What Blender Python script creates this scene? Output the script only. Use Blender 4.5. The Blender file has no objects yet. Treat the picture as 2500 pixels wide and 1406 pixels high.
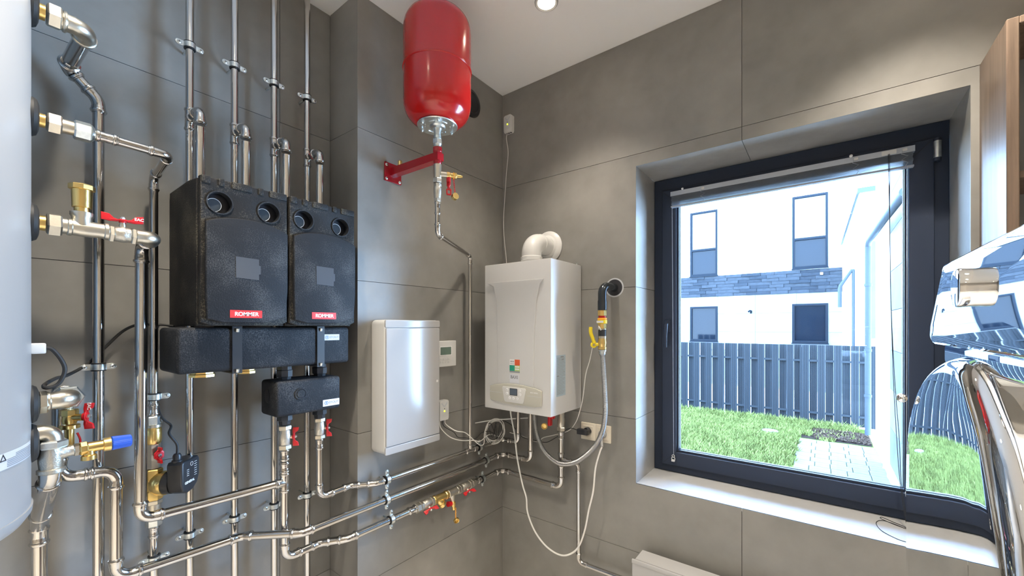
import bpy, bmesh, math, random
from mathutils import Vector as V, Matrix
random.seed(7)
PI = math.pi
SC = bpy.context.scene
COL = SC.collection

# ---------------------------------------------------------------- camera
cam_d = bpy.data.cameras.new('camera')
cam = bpy.data.objects.new('camera', cam_d)
COL.objects.link(cam)
SC.camera = cam
cam_d.sensor_fit = 'HORIZONTAL'
cam_d.sensor_width = 36.0
cam_d.lens = 36.0 * 1000.0 / 2500.0
cam_d.shift_y = (797.0 - 703.0) / 2500.0
cam_d.clip_start = 0.02
cam_d.clip_end = 500
CAM = V((1.513, -1.897, 1.5))
cam.location = CAM
cam.rotation_euler = (PI / 2, 0, math.radians(37.25))

# ---------------------------------------------------------------- sky and exposure
w = bpy.data.worlds.new('world')
SC.world = w
w.use_nodes = True
nt = w.node_tree
nt.nodes.clear()
out = nt.nodes.new('ShaderNodeOutputWorld')
bg = nt.nodes.new('ShaderNodeBackground')
tc = nt.nodes.new('ShaderNodeTexCoord')
sep = nt.nodes.new('ShaderNodeSeparateXYZ')
rmp = nt.nodes.new('ShaderNodeValToRGB')
nt.links.new(tc.outputs['Generated'], sep.inputs[0])
nt.links.new(sep.outputs['Z'], rmp.inputs[0])
nt.links.new(rmp.outputs[0], bg.inputs[0])
nt.links.new(bg.outputs[0], out.inputs[0])
rmp.color_ramp.elements[0].position = 0.0
rmp.color_ramp.elements[0].color = (0.50, 0.72, 1.0, 1)
rmp.color_ramp.elements[1].position = 0.6
rmp.color_ramp.elements[1].color = (0.34, 0.58, 1.0, 1)
bg.inputs[1].default_value = 23.0

SC.view_settings.view_transform = 'Standard'
SC.view_settings.look = 'None'
SC.view_settings.gamma = 1.0
SC.view_settings.exposure = 1.10
SC.view_settings.use_curve_mapping = False
cy = SC.cycles
cy.use_denoising = True
cy.max_bounces = 10
cy.diffuse_bounces = 5
cy.glossy_bounces = 6
cy.transmission_bounces = 8
cy.transparent_max_bounces = 12
cy.sample_clamp_indirect = 30.0
cy.caustics_reflective = False
cy.caustics_refractive = False
LAMP_W = 53.0
LAMP_COL = (1.0, 0.89, 0.74)
CEIL = 2.866

# sky portal in the window opening: guides sampling of the sky, gives off no light of its own
pd = bpy.data.lights.new('sky_portal', 'AREA')
pd.shape = 'RECTANGLE'
pd.size = 1.07
pd.size_y = 1.5
pd.cycles.is_portal = True
po = bpy.data.objects.new('sky_portal', pd)
COL.objects.link(po)
po.location = (1.344, 0.36, 1.508)
po.rotation_euler = (-PI / 2, 0, 0)

# ---------------------------------------------------------------- materials
def mat(name, col, rough=0.5, metal=0.0, noise=0.0, nscale=8.0, bump=0.0, bscale=60.0, coat=0.0, spec=0.5, rvar=0.0, stretch=None, emit=None, estr=0.0):
    m = bpy.data.materials.new(name)
    m.use_nodes = True
    t = m.node_tree
    b = t.nodes['Principled BSDF']
    b.inputs['Base Color'].default_value = (*col, 1)
    b.inputs['Roughness'].default_value = rough
    b.inputs['Metallic'].default_value = metal
    b.inputs['Coat Weight'].default_value = coat
    b.inputs['Coat Roughness'].default_value = 0.05
    b.inputs['Specular IOR Level'].default_value = spec
    if emit:
        b.inputs['Emission Color'].default_value = (*emit, 1)
        b.inputs['Emission Strength'].default_value = estr
    if noise or bump or rvar:
        c = t.nodes.new('ShaderNodeTexCoord')
        mp = t.nodes.new('ShaderNodeMapping')
        t.links.new(c.outputs['Object'], mp.inputs[0])
        if stretch:
            mp.inputs['Scale'].default_value = stretch
    if noise:
        n = t.nodes.new('ShaderNodeTexNoise')
        n.inputs['Scale'].default_value = nscale
        n.inputs['Detail'].default_value = 6
        n.inputs['Roughness'].default_value = 0.6
        t.links.new(mp.outputs[0], n.inputs[0])
        r = t.nodes.new('ShaderNodeValToRGB')
        r.color_ramp.elements[0].position = 0.3
        r.color_ramp.elements[1].position = 0.7
        lo = tuple(max(0, c_ * (1 - noise)) for c_ in col)
        hi = tuple(min(1, c_ * (1 + noise)) for c_ in col)
        r.color_ramp.elements[0].color = (*lo, 1)
        r.color_ramp.elements[1].color = (*hi, 1)
        t.links.new(n.outputs['Fac'], r.inputs[0])
        t.links.new(r.outputs[0], b.inputs['Base Color'])
        if rvar:
            mr = t.nodes.new('ShaderNodeMapRange')
            mr.inputs['To Min'].default_value = max(0.02, rough - rvar)
            mr.inputs['To Max'].default_value = rough + rvar
            t.links.new(n.outputs['Fac'], mr.inputs[0])
            t.links.new(mr.outputs[0], b.inputs['Roughness'])
    if bump:
        n2 = t.nodes.new('ShaderNodeTexNoise')
        n2.inputs['Scale'].default_value = bscale
        n2.inputs['Detail'].default_value = 3
        t.links.new(mp.outputs[0], n2.inputs[0])
        bp = t.nodes.new('ShaderNodeBump')
        bp.inputs['Strength'].default_value = bump
        bp.inputs['Distance'].default_value = 0.002
        t.links.new(n2.outputs['Fac'], bp.inputs['Height'])
        t.links.new(bp.outputs[0], b.inputs['Normal'])
    return m

def concrete(name, col):
    """porcelain slab with clouded concrete look"""
    m = bpy.data.materials.new(name)
    m.use_nodes = True
    t = m.node_tree
    b = t.nodes['Principled BSDF']
    c = t.nodes.new('ShaderNodeTexCoord')
    mp = t.nodes.new('ShaderNodeMapping')
    t.links.new(c.outputs['Object'], mp.inputs[0])
    oi = t.nodes.new('ShaderNodeObjectInfo')
    ad = t.nodes.new('ShaderNodeVectorMath')
    ad.operation = 'MULTIPLY_ADD'
    ad.inputs[1].default_value = (13, 7, 5)
    cmb = t.nodes.new('ShaderNodeCombineXYZ')
    for i in range(3):
        t.links.new(oi.outputs['Random'], cmb.inputs[i])
    t.links.new(cmb.outputs[0], ad.inputs[0])
    t.links.new(mp.outputs[0], ad.inputs[2])
    n1 = t.nodes.new('ShaderNodeTexNoise')
    n1.inputs['Scale'].default_value = 2.2
    n1.inputs['Detail'].default_value = 8
    n1.inputs['Roughness'].default_value = 0.55
    n1.inputs['Distortion'].default_value = 0.6
    n2 = t.nodes.new('ShaderNodeTexNoise')
    n2.inputs['Scale'].default_value = 14
    n2.inputs['Detail'].default_value = 8
    t.links.new(ad.outputs[0], n1.inputs[0])
    t.links.new(ad.outputs[0], n2.inputs[0])
    r = t.nodes.new('ShaderNodeValToRGB')
    r.color_ramp.elements[0].position = 0.30
    r.color_ramp.elements[1].position = 0.72
    r.color_ramp.elements[0].color = (*(x * 0.80 for x in col), 1)
    r.color_ramp.elements[1].color = (*(x * 1.22 for x in col), 1)
    mx = t.nodes.new('ShaderNodeMix')
    mx.data_type = 'FLOAT'
    mx.inputs[0].default_value = 0.3
    t.links.new(n1.outputs['Fac'], mx.inputs[2])
    t.links.new(n2.outputs['Fac'], mx.inputs[3])
    t.links.new(mx.outputs[0], r.inputs[0])
    t.links.new(r.outputs[0], b.inputs['Base Color'])
    mr = t.nodes.new('ShaderNodeMapRange')
    mr.inputs['To Min'].default_value = 0.30
    mr.inputs['To Max'].default_value = 0.54
    t.links.new(n2.outputs['Fac'], mr.inputs[0])
    t.links.new(mr.outputs[0], b.inputs['Roughness'])
    b.inputs['Specular IOR Level'].default_value = 0.5
    bp = t.nodes.new('ShaderNodeBump')
    bp.inputs['Strength'].default_value = 0.06
    bp.inputs['Distance'].default_value = 0.003
    t.links.new(n2.outputs['Fac'], bp.inputs['Height'])
    t.links.new(bp.outputs[0], b.inputs['Normal'])
    return m

def speckle(name, base, spk, rough=0.55):
    """black moulded foam with pale speckles and beady relief"""
    m = mat(name, base, rough, bump=0.5, bscale=220, spec=0.17)
    t = m.node_tree
    b = t.nodes['Principled BSDF']
    c = t.nodes.new('ShaderNodeTexCoord')
    n = t.nodes.new('ShaderNodeTexNoise')
    n.inputs['Scale'].default_value = 320
    n.inputs['Detail'].default_value = 4
    n3 = t.nodes.new('ShaderNodeTexNoise')
    n3.inputs['Scale'].default_value = 9
    n3.inputs['Detail'].default_value = 5
    t.links.new(c.outputs['Object'], n.inputs[0])
    t.links.new(c.outputs['Object'], n3.inputs[0])
    mu = t.nodes.new('ShaderNodeMath')
    mu.operation = 'MULTIPLY'
    t.links.new(n.outputs['Fac'], mu.inputs[0])
    t.links.new(n3.outputs['Fac'], mu.inputs[1])
    r = t.nodes.new('ShaderNodeValToRGB')
    r.color_ramp.elements[0].position = 0.24
    r.color_ramp.elements[1].position = 0.42
    r.color_ramp.elements[0].color = (*base, 1)
    r.color_ramp.elements[1].color = (*spk, 1)
    t.links.new(mu.outputs[0], r.inputs[0])
    t.links.new(r.outputs[0], b.inputs['Base Color'])
    return m

def glass_mat(name, tint=(0.93, 0.97, 1.0), ior=1.25):
    m = bpy.data.materials.new(name)
    m.use_nodes = True
    t = m.node_tree
    t.nodes.clear()
    o = t.nodes.new('ShaderNodeOutputMaterial')
    mx = t.nodes.new('ShaderNodeMixShader')
    tr = t.nodes.new('ShaderNodeBsdfTransparent')
    tr.inputs[0].default_value = (*tint, 1)
    gl = t.nodes.new('ShaderNodeBsdfGlossy')
    gl.inputs['Roughness'].default_value = 0.0
    fr = t.nodes.new('ShaderNodeFresnel')
    fr.inputs[0].default_value = ior
    t.links.new(fr.outputs[0], mx.inputs[0])
    t.links.new(tr.outputs[0], mx.inputs[1])
    t.links.new(gl.outputs[0], mx.inputs[2])
    t.links.new(mx.outputs[0], o.inputs[0])
    return m

M = {}
M['tile'] = concrete('grey_porcelain', (0.25, 0.243, 0.228))
M['reveal'] = mat('daylit_porcelain', (0.38, 0.375, 0.36), 0.22, noise=0.15, nscale=4)  # same slabs as the walls, base colour lightened to stand for daylight
M['plaster'] = mat('beige_plaster', (0.50, 0.46, 0.41), 0.9)
M['tile_sill'] = mat('sill_porcelain', (0.50, 0.50, 0.49), 0.35, noise=0.08, nscale=5)
M['grout'] = mat('grout', (0.10, 0.095, 0.09), 0.9)
M['ceiling'] = mat('ceiling_paint', (0.86, 0.86, 0.86), 0.9)
M['floor'] = concrete('floor_porcelain', (0.74, 0.72, 0.68))
M['steel'] = mat('press_steel', (0.56, 0.545, 0.52), 0.13, 1.0, bump=0.02, bscale=8)
M['steel_b'] = mat('press_steel_fitting', (0.56, 0.545, 0.52), 0.17, 1.0, bump=0.25, bscale=70)
M['nickel'] = mat('nickel_plate', (0.62, 0.585, 0.50), 0.33, 1.0, bump=0.15, bscale=150)
M['cast'] = mat('cast_nickel', (0.57, 0.545, 0.48), 0.42, 1.0, bump=0.5, bscale=230)
M['zinc'] = mat('zinc', (0.66, 0.70, 0.70), 0.33, 1.0, noise=0.15, nscale=60)
M['hose'] = mat('hose_steel', (0.52, 0.52, 0.52), 0.30, 1.0)
M['brass'] = mat('brass', (0.80, 0.58, 0.22), 0.28, 1.0, bump=0.1, bscale=120)
M['rubber'] = mat('black_rubber', (0.018, 0.018, 0.018), 0.6)
M['black'] = mat('black_plastic', (0.022, 0.024, 0.028), 0.38)
M['blackpipe'] = mat('dark_painted_steel', (0.05, 0.06, 0.07), 0.22, 0.6)
M['epp'] = speckle('foam_insulation', (0.015, 0.015, 0.016), (0.095, 0.088, 0.07))
M['epp2'] = speckle('foam_insulation_smooth', (0.017, 0.019, 0.023), (0.065, 0.068, 0.072), 0.6)
M['hole'] = mat('dial_recess', (0.006, 0.008, 0.014), 0.3)
M['dial'] = mat('dial_glass', (0.035, 0.045, 0.055), 0.12)
M['red'] = mat('red_enamel', (0.42, 0.007, 0.007), 0.20, coat=0.2)
M['redp'] = mat('red_plastic', (0.55, 0.010, 0.016), 0.35)
M['redl'] = mat('red_label', (0.62, 0.035, 0.035), 0.4)
M['darkred'] = mat('bracket_enamel', (0.32, 0.006, 0.014), 0.25, coat=0.2)
M['yellow'] = mat('yellow_plastic', (0.85, 0.66, 0.03), 0.35)
M['orange'] = mat('orange_plastic', (0.95, 0.42, 0.03), 0.4)
M['blue'] = mat('blue_plastic', (0.02, 0.10, 0.55), 0.45)
M['enamel'] = mat('white_enamel', (0.66, 0.66, 0.65), 0.32, coat=0.0)
M['tank'] = mat('white_tank_jacket', (0.40, 0.405, 0.41), 0.35)
M['white'] = mat('white_plastic', (0.66, 0.66, 0.64), 0.35)
M['gloss'] = mat('glossy_white_plastic', (0.42, 0.42, 0.42), 0.17, coat=0.0)
M['beige'] = mat('panel_beige', (0.50, 0.49, 0.425), 0.4)
M['cream'] = mat('socket_cream', (0.72, 0.66, 0.55), 0.35)
M['grey'] = mat('grey_print', (0.30, 0.31, 0.33), 0.5)
M['lgrey'] = mat('light_grey_print', (0.55, 0.57, 0.60), 0.5)
M['print'] = mat('black_print', (0.03, 0.03, 0.035), 0.5)
M['wprint'] = mat('white_print', (0.85, 0.85, 0.85), 0.5)
M['label'] = mat('silver_label', (0.68, 0.70, 0.74), 0.35)
M['bluelabel'] = mat('pale_blue_label', (0.45, 0.56, 0.62), 0.4)
M['bprint'] = mat('blue_print', (0.03, 0.12, 0.40), 0.5)
M['green'] = mat('green_print', (0.02, 0.33, 0.22), 0.4)
M['lime'] = mat('lime_print', (0.45, 0.60, 0.20), 0.4)
M['orangep'] = mat('orange_print', (0.75, 0.12, 0.04), 0.4)
M['lcd'] = mat('lcd', (0.13, 0.19, 0.15), 0.2)
M['lcd2'] = mat('boiler_lcd', (0.10, 0.13, 0.17), 0.15)
M['film'] = mat('clear_film', (0.07, 0.08, 0.095), 0.08, spec=0.7)
M['led'] = mat('led_glow', (0.5, 0.5, 0.02), 0.3, emit=(0.75, 0.85, 0.02), estr=2.0)
M['frame'] = mat('anthracite_frame', (0.030, 0.042, 0.072), 0.45, spec=0.35)
M['glass'] = glass_mat('window_glass')
M['acryl'] = mat('clear_slat', (0.42, 0.46, 0.52), 0.2, noise=0.1, nscale=4)
M['chrome'] = mat('chrome', (0.86, 0.87, 0.88), 0.015, 1.0)
M['cable'] = mat('white_cable', (0.76, 0.75, 0.72), 0.4)
M['wood'] = mat('walnut_veneer', (0.19, 0.135, 0.10), 0.42, noise=0.32, nscale=9, stretch=(6, 6, 0.35))
M['inner'] = mat('cabinet_inner', (0.20, 0.22, 0.24), 0.5)
M['stone'] = mat('counter_stone', (0.25, 0.24, 0.23), 0.3, noise=0.2, nscale=30)
M['wing'] = mat('wing_cladding', (0.085, 0.083, 0.080), 0.7, spec=0.1, noise=0.14, nscale=2.5)
M['wing2'] = mat('wing_cladding_grey', (0.060, 0.059, 0.057), 0.7, spec=0.1, noise=0.14, nscale=2.5)
M['stucco'] = mat('white_stucco', (0.85, 0.85, 0.84), 0.9, bump=0.2, bscale=30)
M['slate'] = mat('slate_strip', (0.022, 0.024, 0.027), 0.9, spec=0.05, noise=0.3, nscale=14)
M['slate2'] = mat('slate_strip_dark', (0.015, 0.017, 0.020), 0.9, spec=0.05, noise=0.3, nscale=14)
M['clad'] = mat('pale_cladding', (0.105, 0.105, 0.103), 0.7, noise=0.14, nscale=2.5)
M['clad2'] = mat('grey_cladding', (0.03, 0.0305, 0.031), 0.7, noise=0.14, nscale=2.5)
M['hwin'] = mat('house_glass', (0.004, 0.006, 0.009), 0.05, spec=0.12)
M['hwin2'] = mat('house_glass_bright', (0.02, 0.03, 0.04), 0.03, spec=1.0)
M['hframe'] = mat('house_frame', (0.006, 0.008, 0.011), 0.6, spec=0.06)
M['fence'] = mat('fence_steel', (0.0200, 0.0220, 0.0240), 0.8, spec=0.0)
M['paver'] = mat('paver_concrete', (0.098, 0.090, 0.083), 0.9, spec=0.1, noise=0.12, nscale=9, bump=0.4, bscale=90)
M['farground'] = mat('far_ground', (0.30, 0.30, 0.29), 0.9)
M['soil'] = mat('soil', (0.016, 0.010, 0.007), 1.0, spec=0.05, noise=0.4, nscale=12, bump=1.0, bscale=30)
M['turf'] = mat('turf', (0.056, 0.067, 0.015), 1.0, spec=0.0, noise=0.35, nscale=5)
M['blade'] = mat('grass_blade', (0.112, 0.120, 0.032), 0.8, spec=0.05, noise=0.35, nscale=3)
M['bark'] = mat('bark_chip', (0.040, 0.024, 0.016), 0.9, spec=0.05, noise=0.3, nscale=10)
M['gutter'] = mat('gutter_steel', (0.030, 0.035, 0.040), 0.6, spec=0.1)
M['lamp'] = mat('lamp_disc', (1, 1, 1), 0.4, emit=(1.0, 0.86, 0.66), estr=14.0)

# ---------------------------------------------------------------- geometry helpers
def frame_of(t):
    t = t.normalized()
    a = V((0, 0, 1)) if abs(t.z) < 0.9 else V((1, 0, 0))
    u = a.cross(t).normalized()
    return u, t.cross(u)

class G:
    """collects shapes and links them as one mesh object"""
    def __init__(s):
        s.v = []
        s.f = []
        s.m = []
        s.mi = 0
    def add(s, vs, fs):
        o = len(s.v)
        s.v += [V(p) for p in vs]
        for f in fs:
            s.f.append([i + o for i in f])
            s.m.append(s.mi)
        return s
    def box(s, a, b):
        x0, y0, z0 = [min(a[i], b[i]) for i in range(3)]
        x1, y1, z1 = [max(a[i], b[i]) for i in range(3)]
        return s.add([(x0, y0, z0), (x1, y0, z0), (x1, y1, z0), (x0, y1, z0), (x0, y0, z1), (x1, y0, z1), (x1, y1, z1), (x0, y1, z1)],
                     [(0, 3, 2, 1), (4, 5, 6, 7), (0, 1, 5, 4), (1, 2, 6, 5), (2, 3, 7, 6), (3, 0, 4, 7)])
    def obox(s, c, U, W, N, hu, hw, hn):
        c, U, W, N = V(c), V(U).normalized(), V(W).normalized(), V(N).normalized()
        vs = []
        for dz in (-hn, hn):
            for (a, b) in ((-hu, -hw), (hu, -hw), (hu, hw), (-hu, hw)):
                vs.append(c + U * a + W * b + N * dz)
        return s.add(vs, [(0, 3, 2, 1), (4, 5, 6, 7), (0, 1, 5, 4), (1, 2, 6, 5), (2, 3, 7, 6), (3, 0, 4, 7)])
    def rbox(s, a, b, r, seg=3):
        """box with rounded edges"""
        bm = bmesh.new()
        bmesh.ops.create_cube(bm, size=1)
        a, b = V(a), V(b)
        c = (a + b) / 2
        d = b - a
        for v in bm.verts:
            v.co = V((c.x + v.co.x * abs(d.x), c.y + v.co.y * abs(d.y), c.z + v.co.z * abs(d.z)))
        bmesh.ops.bevel(bm, geom=bm.edges[:], offset=r, segments=seg, profile=0.5, affect='EDGES')
        return s.bm(bm)
    def bm(s, bm):
        bm.verts.index_update()
        s.add([v.co.copy() for v in bm.verts], [[v.index for v in f.verts] for f in bm.faces])
        bm.free()
        return s
    def sweep(s, pts, rad, n=16, cap=True, phase=0.0, closed=False):
        pts = [V(p) for p in pts]
        if not isinstance(rad, (list, tuple)):
            rad = [rad] * len(pts)
        N = len(pts)
        tan = []
        for i in range(N):
            if closed:
                t = pts[(i + 1) % N] - pts[i - 1]
            else:
                t = V((0, 0, 0))
                if i < N - 1 and (pts[i + 1] - pts[i]).length > 1e-7:
                    t += (pts[i + 1] - pts[i]).normalized()
                if i > 0 and (pts[i] - pts[i - 1]).length > 1e-7:
                    t += (pts[i] - pts[i - 1]).normalized()
            if t.length < 1e-7:
                t = tan[-1] if tan else V((0, 0, 1))
            tan.append(t.normalized())
        u, v_ = frame_of(tan[0])
        vs = []
        for i in range(N):
            if i:
                q = tan[i - 1].rotation_difference(tan[i])
                u = q @ u
            u = (u - tan[i] * u.dot(tan[i])).normalized()
            vv = tan[i].cross(u)
            for k in range(n):
                a = phase + 2 * PI * k / n
                vs.append(pts[i] + (u * math.cos(a) + vv * math.sin(a)) * rad[i])
        fs = []
        for i in range(N if closed else N - 1):
            j = (i + 1) % N
            for k in range(n):
                l = (k + 1) % n
                fs.append((i * n + k, i * n + l, j * n + l, j * n + k))
        if cap and not closed:
            fs.append(tuple(reversed(range(n))))
            fs.append(tuple(range((N - 1) * n, N * n)))
        return s.add(vs, fs)
    def lathe(s, o, d, prof, n=20, cap=True, phase=0.0):
        """prof: list of (distance along d, radius)"""
        o, d = V(o), V(d).normalized()
        return s.sweep_dir(o, d, prof, n, cap, phase)
    def sweep_dir(s, o, d, prof, n, cap, phase):
        u, vv = frame_of(d)
        vs = []
        for (t, r) in prof:
            for k in range(n):
                a = phase + 2 * PI * k / n
                vs.append(o + d * t + (u * math.cos(a) + vv * math.sin(a)) * r)
        fs = []
        N = len(prof)
        for i in range(N - 1):
            for k in range(n):
                l = (k + 1) % n
                fs.append((i * n + k, i * n + l, (i + 1) * n + l, (i + 1) * n + k))
        if cap:
            fs.append(tuple(reversed(range(n))))
            fs.append(tuple(range((N - 1) * n, N * n)))
        return s.add(vs, fs)
    def cyl(s, a, b, r, n=16):
        a, b = V(a), V(b)
        return s.lathe(a, b - a, [(0, r), ((b - a).length, r)], n)
    def hexnut(s, a, b, r, sides=6, phase=0.3):
        """hexagonal nut, chamfered; r = corner radius"""
        a, b = V(a), V(b)
        L = (b - a).length
        c = min(0.12 * r, L * 0.2)
        return s.lathe(a, b - a, [(0, r * 0.9), (c, r), (L - c, r), (L, r * 0.9)], sides, True, phase)
    def sphere(s, c, r, n=14, sc=(1, 1, 1)):
        bm = bmesh.new()
        bmesh.ops.create_uvsphere(bm, u_segments=n, v_segments=max(6, n // 2), radius=1)
        for v in bm.verts:
            v.co = V((c[0] + v.co.x * r * sc[0], c[1] + v.co.y * r * sc[1], c[2] + v.co.z * r * sc[2]))
        return s.bm(bm)
    def torus(s, c, ax, R, r, n=28, k=8):
        u, v_ = frame_of(V(ax))
        return s.sweep([V(c) + (u * math.cos(2 * PI * i / n) + v_ * math.sin(2 * PI * i / n)) * R for i in range(n)], r, k, closed=True)
    def shape(s, outlines, depth, o, U, W, bevel=0.0, N=None):
        """flat outline(s) (later ones are holes) given depth, laid on plane o,U,W; depth along N from the plane"""
        cu = bpy.data.curves.new('tmp', 'CURVE')
        cu.dimensions = '2D'
        cu.fill_mode = 'BOTH'
        cu.extrude = depth / 2 - bevel
        cu.bevel_depth = bevel
        cu.bevel_resolution = 2
        cu.offset = -bevel
        for ol in outlines:
            sp = cu.splines.new('POLY')
            sp.points.add(len(ol) - 1)
            for i, p in enumerate(ol):
                sp.points[i].co = (p[0], p[1], 0, 1)
            sp.use_cyclic_u = True
        return s._curve(cu, depth, o, U, W, N)
    def text(s, body, size, o, U, W, depth=0.0006, bold=0.0, align='CENTER', wide=1.0):
        cu = bpy.data.curves.new('tmp', 'FONT')
        cu.body = body
        cu.size = size
        cu.align_x = align
        cu.align_y = 'CENTER'
        cu.extrude = depth / 2
        cu.offset = bold
        cu.space_character = 1.0
        return s._curve(cu, depth, o, V(U) * wide, W, None)
    def _curve(s, cu, depth, o, U, W, N):
        ob = bpy.data.objects.new('tmp', cu)
        me = bpy.data.meshes.new_from_object(ob)
        o, U, W = V(o), V(U), V(W)
        N = V(N) if N else U.cross(W).normalized()
        s.add([o + U * v.co.x + W * v.co.y + N * (v.co.z + depth / 2) for v in me.vertices], [list(p.vertices) for p in me.polygons])
        bpy.data.objects.remove(ob)
        bpy.data.curves.remove(cu)
        bpy.data.meshes.remove(me)
        return s
    def obj(s, name, m, parent=None, loc=None, angle=32, weld=True, **props):
        if not s.v:
            return None
        if loc is None:
            lo = V([min(p[i] for p in s.v) for i in range(3)])
            hi = V([max(p[i] for p in s.v) for i in range(3)])
            loc = (lo + hi) / 2
        loc = V(loc)
        me = bpy.data.meshes.new(name)
        me.from_pydata([p - loc for p in s.v], [], s.f)
        ms = m if isinstance(m, (list, tuple)) else [m]
        for x in ms:
            me.materials.append(M[x] if isinstance(x, str) else x)
        if len(ms) > 1:
            me.polygons.foreach_set('material_index', s.m)
        if weld:
            bm = bmesh.new()
            bm.from_mesh(me)
            bmesh.ops.remove_doubles(bm, verts=bm.verts, dist=2e-5)
            bmesh.ops.recalc_face_normals(bm, faces=bm.faces)
            bm.to_mesh(me)
            bm.free()
        me.shade_smooth()
        me.set_sharp_from_angle(angle=math.radians(angle))
        ob = bpy.data.objects.new(name, me)
        COL.objects.link(ob)
        par = parent
        base = V((0, 0, 0))
        while par is not None:
            base += par.location
            par = par.parent
        ob.parent = parent
        ob.location = loc - base
        for k, x in props.items():
            ob[k] = x
        return ob

def thing(name, label, cat, loc, group=None):
    o = bpy.data.objects.new(name, None)
    COL.objects.link(o)
    o.empty_display_size = 0.05
    o.location = loc
    o['label'] = label
    o['category'] = cat
    if group:
        o['group'] = group
    return o

def tag(o, label, cat, group=None):
    o['label'] = label
    o['category'] = cat
    if group:
        o['group'] = group
    return o

def dup(root, loc, label, rot=None, group=None):
    r = root.copy()
    COL.objects.link(r)
    r.location = loc
    if rot is not None:
        r.rotation_euler = rot
    r['label'] = label
    if group:
        r['group'] = group
    for ch in list(root.children):
        c = ch.copy()
        COL.objects.link(c)
        c.parent = r
        for g in ch.children:
            d = g.copy()
            COL.objects.link(d)
            d.parent = c
    return r

def rrect(w_, h_, r, seg=5, cx=0, cy=0):
    pts = []
    for (sx, sy, a0) in ((1, 1, 0), (-1, 1, PI / 2), (-1, -1, PI), (1, -1, 3 * PI / 2)):
        for i in range(seg + 1):
            a = a0 + PI / 2 * i / seg
            pts.append((cx + sx * (w_ / 2 - r) + r * math.cos(a), cy + sy * (h_ / 2 - r) + r * math.sin(a)))
    return pts

def circ(cx, cy, r, n=32, ry=None):
    ry = ry or r
    return [(cx + r * math.cos(2 * PI * i / n), cy + ry * math.sin(2 * PI * i / n)) for i in range(n)]

def spline(pts, seg=8):
    pts = [V(p) for p in pts]
    P = [pts[0] * 2 - pts[1]] + pts + [pts[-1] * 2 - pts[-2]]
    o = []
    for i in range(1, len(P) - 2):
        for k in range(seg):
            t = k / seg
            a, b, c, d = P[i - 1], P[i], P[i + 1], P[i + 2]
            o.append(0.5 * ((2 * b) + (c - a) * t + (2 * a - 5 * b + 4 * c - d) * t * t + (3 * b - a - 3 * c + d) * t ** 3))
    o.append(pts[-1])
    return o

def bend(p0, c, p1, br, seg=10):
    """arc points rounding corner c between p0 and p1; returns list and tangent length"""
    a = (V(p0) - V(c)).normalized()
    b = (V(p1) - V(c)).normalized()
    ang = a.angle(b)
    tl = br / math.tan(ang / 2)
    s_, e = V(c) + a * tl, V(c) + b * tl
    bis = (a + b).normalized()
    cen = V(c) + bis * (br / math.sin(ang / 2))
    r0 = s_ - cen
    r1 = e - cen
    th = r0.angle(r1)
    ax = r0.cross(r1).normalized()
    return [cen + Matrix.Rotation(th * i / seg, 3, ax) @ r0 for i in range(seg + 1)], tl

def socket_prof(r, L, fl=1.0):
    """press socket profile from its open end inwards: (distance, radius)"""
    return [(0, r * 1.02), (0.001, r * 1.10), (0.003, r * 1.12), (0.0042, r * 1.26), (0.007, r * 1.31), (0.0098, r * 1.26), (0.011, r * 1.12),
            (L - 0.003, r * 1.10), (L, r * 1.05)]

def elbow_part(p0, c, p1, r, parent, name='elbow', m='steel_b', br=None, L=0.024, r2=None):
    """press elbow with a beaded socket at both ends; returns the two ends"""
    br = br or r * 2.5
    arc, tl = bend(p0, c, p1, br)
    a = (V(p0) - V(c)).normalized()
    b = (V(p1) - V(c)).normalized()
    pts, rad = [], []
    for (t, q) in socket_prof(r, L):
        pts.append(V(c) + a * (tl + L - t))
        rad.append(q)
    for p in arc[1:-1]:
        pts.append(p)
        rad.append(r * 1.05)
    for (t, q) in reversed(socket_prof(r2 or r, L)):
        pts.append(V(c) + b * (tl + L - t))
        rad.append(q)
    G().sweep(pts, rad, 20).obj(name, m, parent)
    return V(c) + a * (tl + L * 0.6), V(c) + b * (tl + L * 0.6)

def pipe_run(parent, pts, r, m='steel', br=None, n=20, start=None, end=None):
    """straight pipes with press elbows at every corner"""
    pts = [V(p) for p in pts]
    cur = pts[0]
    for i in range(1, len(pts) - 1):
        e0, e1 = elbow_part(pts[i - 1], pts[i], pts[i + 1], r, parent, br=br)
        if (pts[i] - cur).length > (pts[i] - e0).length + 0.004:
            G().cyl(cur, e0, r, n).obj('pipe', m, parent)
        cur = e1
    G().cyl(cur, pts[-1], r, n).obj('pipe', m, parent)

def coupling(parent, a, b, r, name='press_coupling'):
    a, b = V(a), V(b)
    L = (b - a).length
    h = L / 2
    pr = socket_prof(r, h)
    prof = pr + [(L - t, q) for (t, q) in reversed(pr)]
    G().lathe(a, b - a, prof, 20).obj(name, 'steel_b', parent)

def tee_part(parent, c, main, br_, r, L=0.036, Lb=0.034, rb=None, m='steel_b', name='tee'):
    c, main, br_ = V(c), V(main).normalized(), V(br_).normalized()
    g = G()
    pr = socket_prof(r, L)
    g.lathe(c - main * L, main, pr + [(2 * L - t, q) for (t, q) in reversed(pr)], 20)
    rb = rb or r
    pb = socket_prof(rb, Lb - 0.002)
    g.lathe(c + br_ * Lb, -br_, pb, 20)
    return g.obj(name, m, parent)

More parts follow.
